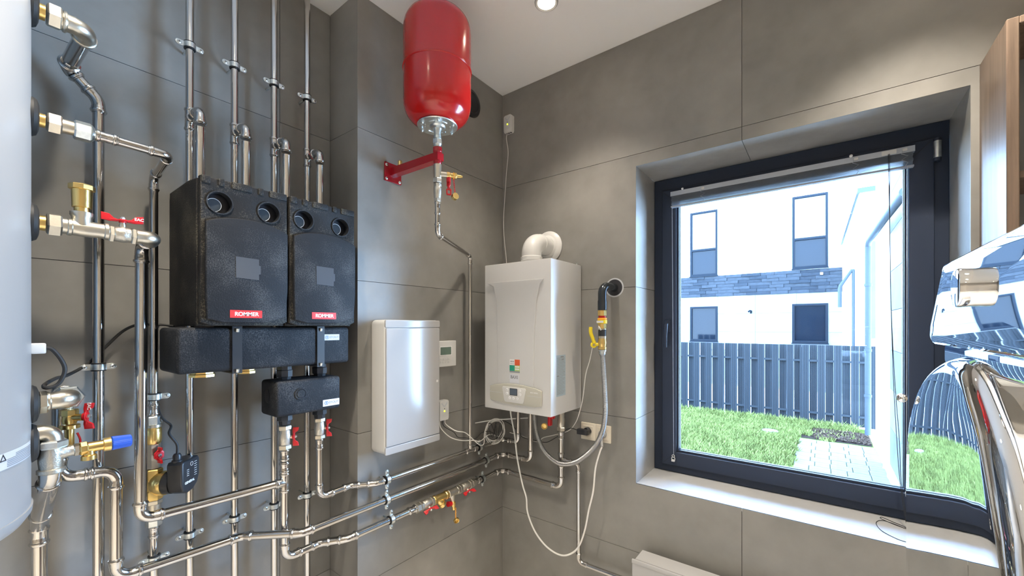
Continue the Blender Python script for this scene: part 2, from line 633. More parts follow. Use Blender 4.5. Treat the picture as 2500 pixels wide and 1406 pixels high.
def handle_wings(parent, c, stem, wing, L=0.030, col='redp', hub=0.0085, letters=True, thick=0.0035, stem_l=0.018, stem_from=0.0):
    """butterfly handle: hub, two flared wings, nut"""
    c, stem, wing = V(c), V(stem).normalized(), V(wing).normalized()
    cross = stem.cross(wing)
    g = G()
    o = c + stem * stem_l
    outl = [(-L * 0.7, -0.003), (-L * 0.7, 0.003), (-hub * 1.2, 0.0045), (-hub * 0.6, hub), (hub * 0.6, hub), (hub * 1.2, 0.0045),
            (L * 0.7, 0.003), (L * 0.7, -0.003), (hub * 1.2, -0.0045), (hub * 0.6, -hub), (-hub * 0.6, -hub), (-hub * 1.2, -0.0045)]
    g.shape([outl], thick, o, wing, cross, 0.0008)
    g.lathe(o - stem * 0.004, stem, [(0, hub * 0.9), (0.009, hub * 0.85)], 14)
    # upright flared wing plates
    for sg in (-1, 1):
        g.shape([[(L * 0.22, -0.002), (L * 0.22, 0.004), (L * 0.42, 0.006), (L * 0.62, 0.015), (L, 0.0175), (L, -0.001), (L * 0.6, -0.003)]], 0.0062, o - cross * 0.0031, wing * sg, stem, 0.001, N=cross)
    h = g.obj('handle', col, parent)
    g = G()
    g.hexnut(o + stem * 0.004, o + stem * 0.0085, 0.0052)
    g.cyl(c + stem * stem_from, o + stem * 0.011, 0.0035, 10)
    g.obj('stem_nut', 'zinc', parent)
    if letters:
        G().text('EAC', 0.0100, o + wing * (L * 0.78) + stem * 0.0085 + cross * (0.0031 * letters), stem.cross(cross * letters), stem, 0.0008, 0.0002).obj('lettering', 'wprint', h)
    return h

def ball_valve(label, c, axis, stem, wing, r, L, group=None, m='cast', nutm='nickel', hand=0.030, letters=False, hubl=None, name='ball_valve', color='redp'):
    c, axis = V(c), V(axis).normalized()
    root = thing(name, label, 'valve', c, group)
    h = L / 2
    R = r * 1.38
    G().lathe(c - axis * h * 0.62, axis, [(0, R * 0.88), (h * 0.1, R * 0.98), (h * 0.3, R), (h * 0.45, R * 1.06), (h * 0.62, R * 1.1), (h * 0.8, R * 1.06), (h * 0.95, R), (h * 1.15, R * 0.98), (h * 1.24, R * 0.88)], 20).obj('body', m, root)
    G().hexnut(c - axis * h, c - axis * h * 0.6, R * 1.16).obj('hex_end', nutm, root)
    G().hexnut(c + axis * h * 0.6, c + axis * h, R * 1.16).obj('hex_end', nutm, root)
    st = V(stem).normalized()
    G().lathe(c + st * (R * 0.8), st, [(0, r * 0.55), (R * 0.6, r * 0.5), (R * 0.62, r * 0.4), (R * 0.8, r * 0.4)], 12).obj('stem', nutm, root)
    handle_wings(root, c, st, wing, hand, letters=letters, stem_l=hubl or R * 1.5, stem_from=R * 1.2, col=color)
    return root
# ================================================================ room shell
WX0, WX1, WZ0, WZ1 = 0.807, 1.881, 0.758, 2.259      # window opening
RX, RY = 3.5, -4.6                                     # far ends of the room
AX, SY = -0.213, -0.948                                # recess plane and its step
JT = 0.006                                             # joint depth
ZJ = [-0.19, 0.435, 1.0615, 1.688, 2.3145, CEIL]
ZJ[0] = 0.0

def structure(o):
    o['kind'] = 'structure'
    return o

g = G()
g.box((-0.6, JT, -0.9), (WX0 - JT, 0.40, CEIL + 0.1))
g.box((WX1 + JT, JT, -0.9), (RX + 0.3, 0.40, CEIL + 0.1))
g.box((WX0 - JT, JT, -0.9), (WX1 + JT, 0.40, WZ0 - JT))
g.box((WX0 - JT, JT, WZ1 + JT), (WX1 + JT, 0.40, CEIL + 0.1))
wall_back = structure(g.obj('wall_back', 'grout', loc=(1.344, 0.2, 1.4)))
g = G()
g.box((-0.6, SY + JT, 0), (-JT, JT, CEIL + 0.1))
g.box((-0.6, RY - 0.3, 0), (AX - JT, SY + JT, CEIL + 0.1))
wall_left = structure(g.obj('wall_left', 'grout', loc=(-0.3, -2.2, 1.4)))
g = G().box((RX + JT, RY - 0.3, 0), (RX + 0.3, JT, CEIL + 0.1))
wall_right = structure(g.obj('wall_right', 'plaster', loc=(RX, -2.2, 1.4)))
g = G().box((-0.6, RY - 0.3, 0), (RX + 0.3, RY, CEIL + 0.1))
wall_front = structure(g.obj('wall_front', 'plaster', loc=(1.5, RY, 1.4)))
structure(G().box((-0.6, RY - 0.3, CEIL), (RX + 0.3, 0.4, CEIL + 0.12)).obj('ceiling', 'ceiling'))
structure(G().box((-0.6, RY - 0.3, -0.1), (RX + 0.3, 0.4, 0.0)).obj('floor', 'floor'))

def slab(parent, rects, fn, name='tile'):
    """rects in (u0,u1,z0,z1); fn maps them to a box"""
    g = G()
    for r in rects:
        a, b = fn(*r)
        g.box(a, b)
    return g.obj(name, 'tile', parent, weld=False)

GP = 0.0010
# window wall: rows of slabs with the window cut out
XJ = [0.0, 1.248, 2.4955, RX]
for i in range(3):
    for j in range(5):
        u0, u1, z0, z1 = XJ[i] + (GP if i else 0), XJ[i + 1] - GP, ZJ[j] + GP, ZJ[j + 1] - GP
        rs = []
        if u0 < WX1 and u1 > WX0 and z0 < WZ1 and z1 > WZ0:
            a, b = max(u0, WX0), min(u1, WX1)
            if u0 < WX0:
                rs.append((u0, WX0, z0, z1))
            if u1 > WX1:
                rs.append((WX1, u1, z0, z1))
            if z1 > WZ1:
                rs.append((a, b, WZ1, z1))
            if z0 < WZ0:
                rs.append((a, b, z0, WZ0))
        else:
            rs = [(u0, u1, z0, z1)]
        if rs:
            slab(wall_back, rs, lambda a, b, c, d: ((a, 0, c), (b, JT, d)))
# window reveal: two side slabs pieces, head and sill
for (x0, x1) in ((WX0 - JT, WX0), (WX1, WX1 + JT)):
    for (z0, z1) in ((WZ0, 1.0605), (1.0625, 1.687), (1.689, WZ1)):
        g = G().box((x0, JT, z0), (x1, 0.27, z1))
        g.obj('reveal_slab', 'reveal', wall_back, weld=False)
for (x0, x1) in ((WX0, 1.247), (1.249, WX1)):
    G().box((x0, JT, WZ1), (x1, 0.27, WZ1 + JT)).obj('reveal_slab', 'reveal', wall_back, weld=False)
G().box((WX0, 0.0005, WZ0 - 0.012), (WX1, 0.27, WZ0)).obj('sill_slab', 'tile_sill', wall_back, weld=False)
# left wall: proud panel, return of the step, recess
for j in range(5):
    z0, z1 = ZJ[j] + GP, ZJ[j + 1] - GP
    slab(wall_left, [(SY, 0.0, z0, z1)], lambda a, b, c, d: ((-JT, a, c), (0, b, d)))
    slab(wall_left, [(AX, -JT, z0, z1)], lambda a, b, c, d: ((a, SY, c), (b, SY + JT, d)))
YJ = [SY, -1.157, -2.41, -3.66, RY]
for i in range(4):
    for j in range(5):
        slab(wall_left, [(YJ[i + 1] + GP, YJ[i] - GP, ZJ[j] + GP, ZJ[j + 1] - GP)], lambda a, b, c, d: ((AX - JT, a, c), (AX, b, d)))

# ceiling downlights
k = 0
names = {(0, 0): 'round recessed downlight in the ceiling, in view near the corner above the red tank'}
for i, x in enumerate((0.584, 1.75, 2.92)):
    for j, y in enumerate((-0.436, -1.60, -2.77, -3.94)):
        lab = names.get((i, j), 'round recessed downlight in the ceiling outside the view')
        t = thing('downlight', lab, 'lamp', (x, y, CEIL), 'ceiling downlights')
        G().lathe((x, y, CEIL + 0.001), (0, 0, -1), [(0, 0.050), (0.005, 0.049), (0.007, 0.045), (0.004, 0.036), (0.001, 0.035)], 32, cap=False).obj('trim_ring', 'gloss', t)
        G().lathe((x, y, CEIL - 0.002), (0, 0, -1), [(0, 0.037), (0.0015, 0.037)], 28).obj('lamp_disc', 'lamp', t)
        ld = bpy.data.lights.new('lamp_light', 'SPOT')
        ld.energy = LAMP_W * (0.45 if (i, j) == (0, 0) else 1.0)
        ld.color = LAMP_COL
        ld.shadow_soft_size = 0.035
        ld.spot_size = math.radians(100)
        ld.spot_blend = 0.8
        lo = bpy.data.objects.new('lamp_light', ld)
        COL.objects.link(lo)
        lo.parent = t
        lo.location = (0, 0, -0.02)

# ================================================================ window
FY = 0.262
win = structure(thing('window_1', '', 'window', (1.344, 0.29, 1.5)))
del win['label'], win['category']
def frame_ring(name, x0, x1, z0, z1, wd, y0, y1, m, parent, bev=0.004):
    cx, cz = (x0 + x1) / 2, (z0 + z1) / 2
    o = [(x0, z0), (x1, z0), (x1, z1), (x0, z1)]
    i = [(x0 + wd, z0 + wd), (x1 - wd, z0 + wd), (x1 - wd, z1 - wd), (x0 + wd, z1 - wd)]
    return G().shape([o, i], y1 - y0, (0, y0, 0), (1, 0, 0), (0, 0, 1), bev, N=(0, 1, 0)).obj(name, m, parent)
frame_ring('window_frame', WX0 + 0.001, WX1 - 0.001, WZ0 + 0.002, WZ1 - 0.002, 0.060, FY, 0.34, 'frame', win)
sash = frame_ring('sash', 0.852, 1.839, 0.797, 2.195, 0.070, FY - 0.018, 0.325, 'frame', win, 0.005)
frame_ring('glazing_bead', 0.921, 1.770, 0.866, 2.126, 0.011, FY - 0.004, 0.30, 'frame', sash, 0.002)
frame_ring('gasket', 0.930, 1.761, 0.875, 2.117, 0.004, FY + 0.012, 0.29, 'rubber', sash, 0.0005)
G().box((0.925, 0.278, 0.870), (1.766, 0.282, 2.122)).obj('pane', 'glass', sash, weld=False)
# mitre lines at the sash corners
for (x, z, sx, sz) in ((0.852, 0.797, 1, 1), (1.839, 0.797, -1, 1), (0.852, 2.195, 1, -1), (1.839, 2.195, -1, -1)):
    G().obox((x + sx * 0.036, FY - 0.0181, z + sz * 0.036), (sx, 0, sz), (-sz, 0, sx), (0, 1, 0), 0.044, 0.0006, 0.0003).obj('mitre_joint', 'rubber', sash)
h = G().shape([rrect(0.028, 0.062, 0.006)], 0.010, (0.882, FY - 0.018, 1.505), (1, 0, 0), (0, 0, 1), 0.002, N=(0, -1, 0)).obj('handle_plate', 'frame', win)
g = G().cyl((0.882, FY - 0.026, 1.51), (0.882, FY - 0.052, 1.51), 0.009)
g.sweep([(0.882, FY - 0.050, 1.512), (0.882, FY - 0.052, 1.50), (0.880, FY - 0.052, 1.45), (0.880, FY - 0.050, 1.395)], [0.010, 0.010, 0.008, 0.007], 12)
g.obj('handle_lever', 'frame', h)
for z in (2.150, 0.85):
    hg = G().cyl((1.846, FY - 0.016, z - 0.042), (1.846, FY - 0.016, z + 0.042), 0.0105).obj('hinge', 'frame', win)
    G().cyl((1.846, FY - 0.0165, z - 0.030), (1.846, FY - 0.0165, z + 0.031), 0.0113).obj('hinge_sleeve', 'zinc', hg)

# raised blind with its cords
bl = thing('venetian_blind', 'clear slatted venetian blind pulled up under the top of the window sash', 'blind', (1.343, 0.222, 2.14))
G().box((0.904, 0.212, 2.150), (1.783, 0.236, 2.172)).obj('head_rail', 'acryl', bl)
for k in range(13):
    z = 2.1475 - k * 0.0034
    tl = 0.03 * math.sin(k * 2.1)
    pts = [(-0.0125, 0), (-0.006, 0.0012), (0.0, 0.0016), (0.006, 0.0012), (0.0125, 0), (0.0125, -0.0004), (0, 0.0008), (-0.0125, -0.0004)]
    G().shape([pts], 0.870, (0.908 + 0.001 * math.sin(k), 0.224, z), (0, 1, 0), (0, 0, 1), N=(1, 0, 0)).obj('slat', 'acryl', bl)
G().rbox((0.905, 0.213, 2.094), (1.781, 0.235, 2.102), 0.002).obj('bottom_rail', 'acryl', bl)
for x in (1.055, 1.615, 1.755):
    G().sweep([(x - 0.006, 0.208, 2.158), (x - 0.010, 0.207, 2.145), (x + 0.009, 0.206, 2.135), (x - 0.009, 0.206, 2.123), (x + 0.008, 0.206, 2.110), (x, 0.207, 2.098)], 0.0012, 6).obj('ladder_cord', 'acryl', bl)
    G().shape([rrect(0.013, 0.010, 0.002)], 0.003, (x, 0.209, 2.160), (1, 0, 0), (0, 0, 1), N=(0, -1, 0)).obj('cord_clip', 'white', bl)
for x in (0.962, 1.60):
    G().sphere((x, 0.209, 2.176), 0.006, 10).obj('rail_screw', 'wprint', bl)
G().shape([rrect(0.042, 0.016, 0.002)], 0.003, (1.711, 0.2095, 2.160), (1, 0, 0), (0, 0, 1), N=(0, -1, 0)).obj('cord_lock', 'white', bl)
for dx in (0.0, 0.0035):
    pts = [(1.709 + dx, 0.207, 2.155), (1.712 + dx * 0.2, 0.203, 1.90), (1.716, 0.203, 1.60), (1.723 + dx, 0.203, 1.30), (1.732 + dx * 2, 0.203, 1.08), (1.740 + dx, 0.200, 0.93), (1.752 + dx, 0.180, 0.80), (1.757, 0.150, 0.762)]
    G().sweep(spline(pts, 6), 0.0011, 6).obj('pull_cord', 'rubber', bl)
G().sweep(spline([(1.757, 0.150, 0.762), (1.752, 0.185, 0.7595), (1.723, 0.212, 0.7595), (1.695, 0.238, 0.7595), (1.690, 0.222, 0.7595), (1.722, 0.190, 0.7595), (1.760, 0.168, 0.7595)], 8), 0.0011, 6).obj('cord_loop', 'rubber', bl)
G().sweep(spline([(1.762, 0.165, 0.7595), (1.70, 0.205, 0.7595), (1.672, 0.170, 0.7595), (1.680, 0.10, 0.7595), (1.715, 0.055, 0.7595), (1.745, 0.042, 0.7595)], 8), 0.0011, 6).obj('cord_loop', 'rubber', bl)
G().cyl((0.912, 0.212, 2.10), (0.914, 0.232, 0.855), 0.0012, 6).obj('guide_wire', 'acryl', bl)
G().cyl((1.762, 0.212, 2.10), (1.762, 0.232, 0.90), 0.0012, 6).obj('guide_wire', 'acryl', bl)
for (x, z) in ((0.911, 0.835), (1.768, 0.87)):
    g = G().torus((x, 0.236, z), (0, 1, 0), 0.008, 0.0022, 16, 6)
    g.torus((x, 0.236, z + 0.013), (0, 1, 0), 0.006, 0.002, 16, 6)
    g.rbox((x - 0.008, 0.228, z - 0.014), (x + 0.008, 0.243, z - 0.004), 0.002)
    g.obj('guide_clip', 'white', bl)

# ================================================================ outdoors
GZ = -0.75
g = G().box((-9, 0.42, GZ - 0.2), (2.27, 9.98, GZ - 0.02))
lawn = g.obj('lawn_ground', 'turf', weld=False)
structure(lawn)
structure(G().box((-9, 10.0, GZ - 0.2), (2.23, 15.9, GZ - 0.03)).obj('far_ground', 'farground', weld=False))
# grass blades on the lawn, left of the paving
import numpy as np
rng = np.random.default_rng(3)
NB = 90000
y = 0.6 + 9.25 * np.sqrt(rng.random(NB))
x = -4.2 + rng.random(NB) * 6.3
edge = 1.12 + 0.03 * np.sin(y * 9)
keep = ((x < edge) | (y > 8.45 + 0.15 * np.sin(x * 7))) & ~((x > 1.3) & (y > 8.4) & (y < 9.35) & (rng.random(NB) < 0.93)) & ~((np.abs(x + 0.05 - 0.65) < 0.16) & (np.abs(y - 8.45) < 0.12))
x, y = x[keep], y[keep]
n = len(x)
a = rng.random(n) * 2 * np.pi
hgt = 0.035 + 0.045 * rng.random(n) + 0.11 * np.clip((y - 9.35) / 0.5, 0, 1) * rng.random(n)
wd = 0.004 + 0.006 * rng.random(n) + 0.0009 * y
ln = hgt * (0.3 + 0.8 * rng.random(n))
b = rng.random(n) * 2 * np.pi
vs = np.zeros((n, 3, 3))
vs[:, 0, 0] = x - wd * np.cos(a)
vs[:, 0, 1] = y - wd * np.sin(a)
vs[:, 1, 0] = x + wd * np.cos(a)
vs[:, 1, 1] = y + wd * np.sin(a)
vs[:, 2, 0] = x + ln * np.cos(b)
vs[:, 2, 1] = y + ln * np.sin(b)
vs[:, 0:2, 2] = GZ - 0.02
vs[:, 2, 2] = GZ + hgt
me = bpy.data.meshes.new('grass')
me.vertices.add(n * 3)
me.vertices.foreach_set('co', vs.reshape(-1))
me.loops.add(n * 3)
me.loops.foreach_set('vertex_index', np.arange(n * 3, dtype=np.int32))
me.polygons.add(n)
me.polygons.foreach_set('loop_start', np.arange(0, n * 3, 3, dtype=np.int32))
me.update()
me.validate()
me.materials.append(M['blade'])
gr = bpy.data.objects.new('grass', me)
COL.objects.link(gr)
gr['kind'] = 'stuff'
tag(gr, 'short green grass of the lawn between the house and the metal fence', 'grass')

# patio of grey pavers
pat = thing('patio', 'pale grey paved patio at the right end of the lawn', 'paving', (1.8, 5, GZ))
PM = {}
yy, row = 8.20, 0
protos = {}
while yy > 2.6:
    lng = 0.27 if row % 2 else 0.27
    xx = 1.13 + 0.012 * math.sin(row * 2.7)
    c = 0
    wds = [0.20, 0.28, 0.20, 0.28, 0.20] if row % 2 else [0.28, 0.20, 0.28, 0.20, 0.20]
    for wd_ in wds:
        if xx > 2.20:
            break
        key = round(wd_, 2)
        if key not in protos:
            o = G().rbox((xx, yy - lng + 0.008, GZ - 0.06), (xx + wd_ - 0.008, yy, GZ + 0.002), 0.006, 1).obj('paver', 'paver', pat, weld=False)
            protos[key] = (o, xx, yy)
        else:
            o0, ox, oy = protos[key]
            o = o0.copy()
            COL.objects.link(o)
            o.location = (o0.location.x + xx - ox, o0.location.y + yy - oy, o0.location.z + 0.0015 * math.sin(row * 3 + c))
        xx += wd_
        c += 1
    yy -= lng
    row += 1
# bark bed beside the patio
g = G().box((1.15, 8.35, GZ - 0.06), (2.25, 9.5, GZ - 0.012))
bed = g.obj('bark_bed', 'soil', weld=False)
tag(bed, 'small bed of brown bark chips between patio and metal fence', 'bark bed')
bed['kind'] = 'stuff'
g = G()
for i in range(900):
    px_, py_ = 1.35 + random.random() * 0.9, 8.42 + random.random() * 0.95
    an = random.random() * PI
    g.obox((px_, py_, GZ + 0.002 + random.random() * 0.02), (math.cos(an), math.sin(an), random.uniform(-0.4, 0.4)), (-math.sin(an), math.cos(an), 0.2), (0, 0.1, 1), random.uniform(0.015, 0.04), 0.009, 0.003)
o = g.obj('bark_chips', 'bark', bed, weld=False)
o['kind'] = 'stuff'
tag(G().lathe((0.60, 8.45, GZ - 0.01), (0, 0, 1), [(0, 0.16), (0.03, 0.16), (0.04, 0.14)], 24).obj('manhole_cover', 'clad'), 'small round pale cover lying in the lawn near the fence', 'cover')

# metal fence: rails, posts and profiled slats
FYY = 9.9
fe = thing('metal_fence', 'blue-grey metal slat fence behind the lawn', 'fence', (0.3, FYY, GZ))
fx0, fx1 = -4.0, 2.62
for z in (0.705, -0.50):
    G().box((fx0, FYY + 0.02, z - 0.022), (fx1, FYY + 0.06, z + 0.022)).obj('rail', 'fence', fe, weld=False)
sl = None
pitch = 0.298
nn = int((fx1 - fx0) / pitch)
cr = [(q[0] * 1.0, q[1]) for q in [(-0.072, 0.0), (-0.064, -0.012), (-0.040, -0.012), (-0.032, -0.002), (-0.012, -0.002), (-0.006, -0.012), (0.006, -0.012), (0.012, -0.002), (0.032, -0.002), (0.040, -0.012), (0.064, -0.012), (0.072, 0.0),
      (0.070, 0.002), (0.060, -0.009), (0.042, -0.009), (0.034, 0.001), (-0.034, 0.001), (-0.042, -0.009), (-0.060, -0.009), (-0.070, 0.002)]]
for i in range(nn):
    x_ = fx0 + 0.11 + i * pitch
    for (dx, dy) in ((0.0, 0.016), (pitch / 2, 0.085)):
        # front slats and the slats of the far side show in the gaps
        if sl is None:
            sl = G().shape([cr], 1.80, (x_ + dx, FYY + dy, GZ + 0.02), (1, 0, 0), (0, 1, 0), N=(0, 0, 1)).obj('slat', 'fence', fe, weld=False)
            slx, sly = x_, FYY + 0.016
            w0 = sl.location.copy()
        else:
            o = sl.copy()
            COL.objects.link(o)
            o.location = (w0.x + x_ + dx - slx, w0.y + dy - 0.016, w0.z)
for x_ in (-2.9, -0.9, 1.1, 2.6):
    G().box((x_ - 0.03, FYY + 0.021, GZ - 0.05), (x_ + 0.03, FYY + 0.079, 1.02)).obj('post', 'fence', fe, weld=False)

# neighbour house
HY = 16.0
ho = thing('neighbour_house', 'white two-storey house with a dark stone band behind the fence', 'house', (-2, HY, GZ))
HX0, HX1 = -9.0, 2.03
wins = [(-2.863, -1.834, 3.55, 6.16), (0.613, 1.644, 3.57, 6.16), (-2.863, -1.834, 0.914, 2.305), (0.613, 1.644, 0.919, 2.31), (-6.4, -5.4, 3.55, 6.16), (-6.4, -5.4, 0.914, 2.305)]
def wall_with_holes(x0, x1, z0, z1, y0, y1, holes, name, m, parent):
    g = G()
    xs = sorted(set([x0, x1] + [h_[0] for h_ in holes] + [h_[1] for h_ in holes]))
    zs = sorted(set([z0, z1] + [h_[2] for h_ in holes] + [h_[3] for h_ in holes]))
    for a, b in zip(xs, xs[1:]):
        for c, d in zip(zs, zs[1:]):
            cx_, cz_ = (a + b) / 2, (c + d) / 2
            if x0 < cx_ < x1 and z0 < cz_ < z1 and not any(h_[0] < cx_ < h_[1] and h_[2] < cz_ < h_[3] for h_ in holes):
                g.box((a, y0, c), (b, y1, d))
    return g.obj(name, m, parent)
wall_with_holes(HX0, HX1, 3.522, 9.6, HY, HY + 0.4, [w_ for w_ in wins if w_[3] > 4], 'upper_wall', 'stucco', ho)
wall_with_holes(HX0, HX1, GZ - 0.1, 2.69, HY + 0.02, HY + 0.4, [w_ for w_ in wins if w_[3] < 4], 'lower_wall', 'clad', ho)
G().box((HX0, HY + 0.05, 2.69), (HX1, HY + 0.4, 3.522)).obj('band_backing', 'slate2', ho)
pr_ = {}
for r in range(7):
    z0 = 2.695 + r * 0.1183
    x_ = -4.3 - (r * 0.37) % 0.6
    k = r
    while x_ < HX1:
        L_ = [0.62, 0.45, 0.78, 0.55][k % 4]
        dep = (k * 7 % 5) * 0.008
        key = (k % 4, (k * 7) % 3)
        mm = 'slate' if (k * 5 + r) % 3 else 'slate2'
        x1_ = min(x_ + L_ - 0.006, HX1 - 0.001)
        if x1_ - x_ > 0.05:
            G().box((x_, HY - 0.02 - dep, z0), (x1_, HY + 0.05, z0 + 0.113)).obj('stone_strip', mm, ho, weld=False)
        x_ += L_
        k += 1
# pale slabs of the lower wall
for i in range(5):
    for j in range(3):
        x0_, x1_ = -4.4 + i * 1.286, -4.4 + (i + 1) * 1.286 - 0.008
        z0_, z1_ = 0.6 + j * 0.7, 0.6 + (j + 1) * 0.7 - 0.008
        g = G()
        hs = [w_ for w_ in wins if w_[3] < 4]
        xs = sorted(set([x0_, x1_] + [q for h_ in hs for q in (h_[0], h_[1]) if x0_ < q < x1_]))
        zs = sorted(set([z0_, z1_] + [q for h_ in hs for q in (h_[2], h_[3]) if z0_ < q < z1_]))
        for a, b in zip(xs, xs[1:]):
            for c, d in zip(zs, zs[1:]):
                if not any(h_[0] < (a + b) / 2 < h_[1] and h_[2] < (c + d) / 2 < h_[3] for h_ in hs):
                    g.box((a, HY, c), (b, HY + 0.02, d))
        g.obj('cladding_slab', 'clad', ho, weld=False)
for n_, (x0, x1, z0, z1) in enumerate(wins):
    o = [(x0, z0), (x1, z0), (x1, z1), (x0, z1)]
    wd = 0.075
    ho_i = [[(x0 + wd, z0 + wd), (x1 - wd, z0 + wd), (x1 - wd, z1 - wd), (x0 + wd, z1 - wd)]]
    zm = None
    if z1 > 4:
        zm = z0 + 1.05
        ho_i = [[(x0 + wd, z0 + wd), (x1 - wd, z0 + wd), (x1 - wd, zm - 0.04), (x0 + wd, zm - 0.04)], [(x0 + wd, zm + 0.04), (x1 - wd, zm + 0.04), (x1 - wd, z1 - wd), (x0 + wd, z1 - wd)]]
    wf = G().shape([o] + ho_i, 0.12, (0, HY - 0.03, 0), (1, 0, 0), (0, 0, 1), 0.005, N=(0, 1, 0)).obj('window', 'hframe', ho)
    for hh in ho_i:
        G().box((hh[0][0] - 0.01, HY + 0.03, hh[0][1] - 0.01), (hh[2][0] + 0.01, HY + 0.05, hh[2][1] + 0.01)).obj('pane', 'hwin2' if z1 > 4 and hh[0][1] > 4.2 else 'hwin', wf, weld=False)
    G().box((x0 - 0.02, HY - 0.07, z0 - 0.04), (x1 + 0.02, HY + 0.02, z0)).obj('sill', 'hframe', wf, weld=False)
G().sweep([(-0.75, HY - 0.10, 2.06), (-0.70, HY - 0.14, 2.10), (-0.66, HY - 0.10, 2.08), (-0.68, HY - 0.02, 2.02)], 0.035, 8).obj('outdoor_tap', 'hframe', ho)
G().rbox((1.42, HY - 0.10, 3.30), (1.50, HY - 0.02, 3.38), 0.01).obj('wall_sensor', 'wprint', ho)

# low annex on the right of the neighbour house
an = thing('annex', 'lower white annex with dark parapet edge right of the neighbour house', 'building', (2.2, 12, GZ))
vs = [(2.235, 11.5, GZ), (4.2, 11.5, GZ), (4.2, 15.97, GZ), (2.03, 15.97, GZ), (2.235, 11.5, 4.84), (4.2, 11.5, 4.84), (4.2, 15.97, 4.40), (2.03, 15.97, 4.26)]
G().add(vs, [(0, 3, 2, 1), (4, 5, 6, 7), (0, 1, 5, 4), (1, 2, 6, 5), (2, 3, 7, 6), (3, 0, 4, 7)]).obj('wall', 'stucco', an)
g = G()
g.sweep([(2.215, 11.48, 4.87), (2.01, 15.97, 4.29)], 0.035, 4)
g.box((2.19, 11.45, 4.83), (4.2, 11.55, 4.95))
g.obj('parapet_edge', 'gutter', an)
G().box((2.36, 11.46, 1.2), (2.9, 11.51, 3.6)).obj('door_panel', 'clad2', an)
G().sweep([(1.87, 12.5, 2.03), (1.87, 12.5, 2.55), (1.89, 12.5, 2.62), (2.12, 12.5, 3.02), (2.15, 12.5, 3.02), (2.165, 12.5, 2.95), (2.165, 12.5, 0.9)], 0.045, 10).obj('downpipe', 'gutter', an)

# wing of this house along the right side of the patio
wg = thing('house_wing', 'pale clad wing of the house with white pilaster right of the patio', 'building', (2.5, 5, GZ))
G().box((2.40, 4.0, GZ), (3.2, 7.18, 6.2)).obj('wall', 'wing', wg)
G().box((2.28, 7.183, GZ), (2.75, 8.19, 6.2)).obj('pilaster', 'stucco', wg)
for j in range(9):
    z0_ = GZ + j * 0.626
    for i in range(2):
        y1_ = 7.16 - i * 1.253
        G().box((2.375, y1_ - 1.248, z0_ + 0.003), (2.40, y1_, z0_ + 0.622)).obj('cladding_slab', 'wing' if (i + j) % 2 else 'wing2', wg, weld=False)
G().box((2.37, 4.1, GZ), (2.39, 5.5, 2.35)).obj('shutter', 'wing2', wg)
dp = G().sweep([(2.215, 4.2, 2.96), (2.215, 6.1, 3.056), (2.215, 8.62, 3.155), (2.215, 8.80, 3.10), (2.215, 8.84, 2.9), (2.215, 8.84, GZ + 0.1)], 0.050, 14).obj('downpipe', 'gutter', wg)
for z_ in (2.3, 1.0, 0.1):
    G().lathe((2.215, 8.84, z_), (0, 0, 1), [(0, 0.060), (0.05, 0.060)], 12).obj('pipe_bracket', 'gutter', dp)
# ================================================================ pipes on the left wall
PX = -0.147
RY4 = [-1.466, -1.337, -1.206, -1.081]
lab = ['steel riser pipe leftmost of the four, entering the left pump box', 'second steel riser from the left, entering right side of the left pump box',
       'third steel riser from the left, entering the smaller looking right pump box', 'rightmost of the four steel risers, nearest the wall step']
for i, y in enumerate(RY4):
    t = thing('riser_pipe', lab[i], 'pipe', (PX, y, 0), 'steel risers behind the pump boxes')
    G().cyl((PX, y, 0.0), (PX, y, 2.16), 0.0112, 20).obj('pipe', 'steel', t)
    G().cyl((PX, y, 2.20), (PX, y, CEIL), 0.0112, 20).obj('pipe', 'steel', t)
    tee_part(t, (PX, y, 2.18), (0, 0, 1), (1, 0, 0), 0.0118, 0.038, 0.030, 0.0118)
    # branch bends over and drops into the pump box
    elbow_part((PX + 0.02, y, 2.18), (PX + 0.100, y, 2.18), (PX + 0.100, y, 1.9), 0.0140, t, br=0.024, L=0.022)
    G().cyl((PX + 0.100, y, 2.125), (PX + 0.100, y, 1.925), 0.0140, 20).obj('pipe', 'steel', t)

# cylinder ports: dark rosettes belong to the tank
TXC, TYS = 0.085, -1.818
tank = thing('hot_water_tank', 'large white cylindrical hot water tank at the left edge', 'tank', (TXC, -2.115, 1.06))
TR = 0.295
TC = (TXC, TYS - TR)
G().lathe((TC[0], TC[1], 1.066), (0, 0, 1), [(0, TR - 0.05), (0.003, TR - 0.03), (0.014, TR - 0.008), (0.03, TR + 0.002), (0.043, TR + 0.003)], 96).obj('bottom_cap', 'tank', tank)
G().lathe((TC[0], TC[1], 1.109), (0, 0, 1), [(0, TR), (1.47, TR), (1.50, TR - 0.02)], 96).obj('jacket', 'tank', tank)
for z in (2.225, 1.976, 1.737, 1.324, 1.236):
    G().lathe((TXC, TYS - 0.006, z), (0, 1, 0), [(0, 0.043), (0.008, 0.043), (0.014, 0.039), (0.017, 0.030), (0.017, 0.018)], 32).obj('port_rosette', 'rubber', tank)
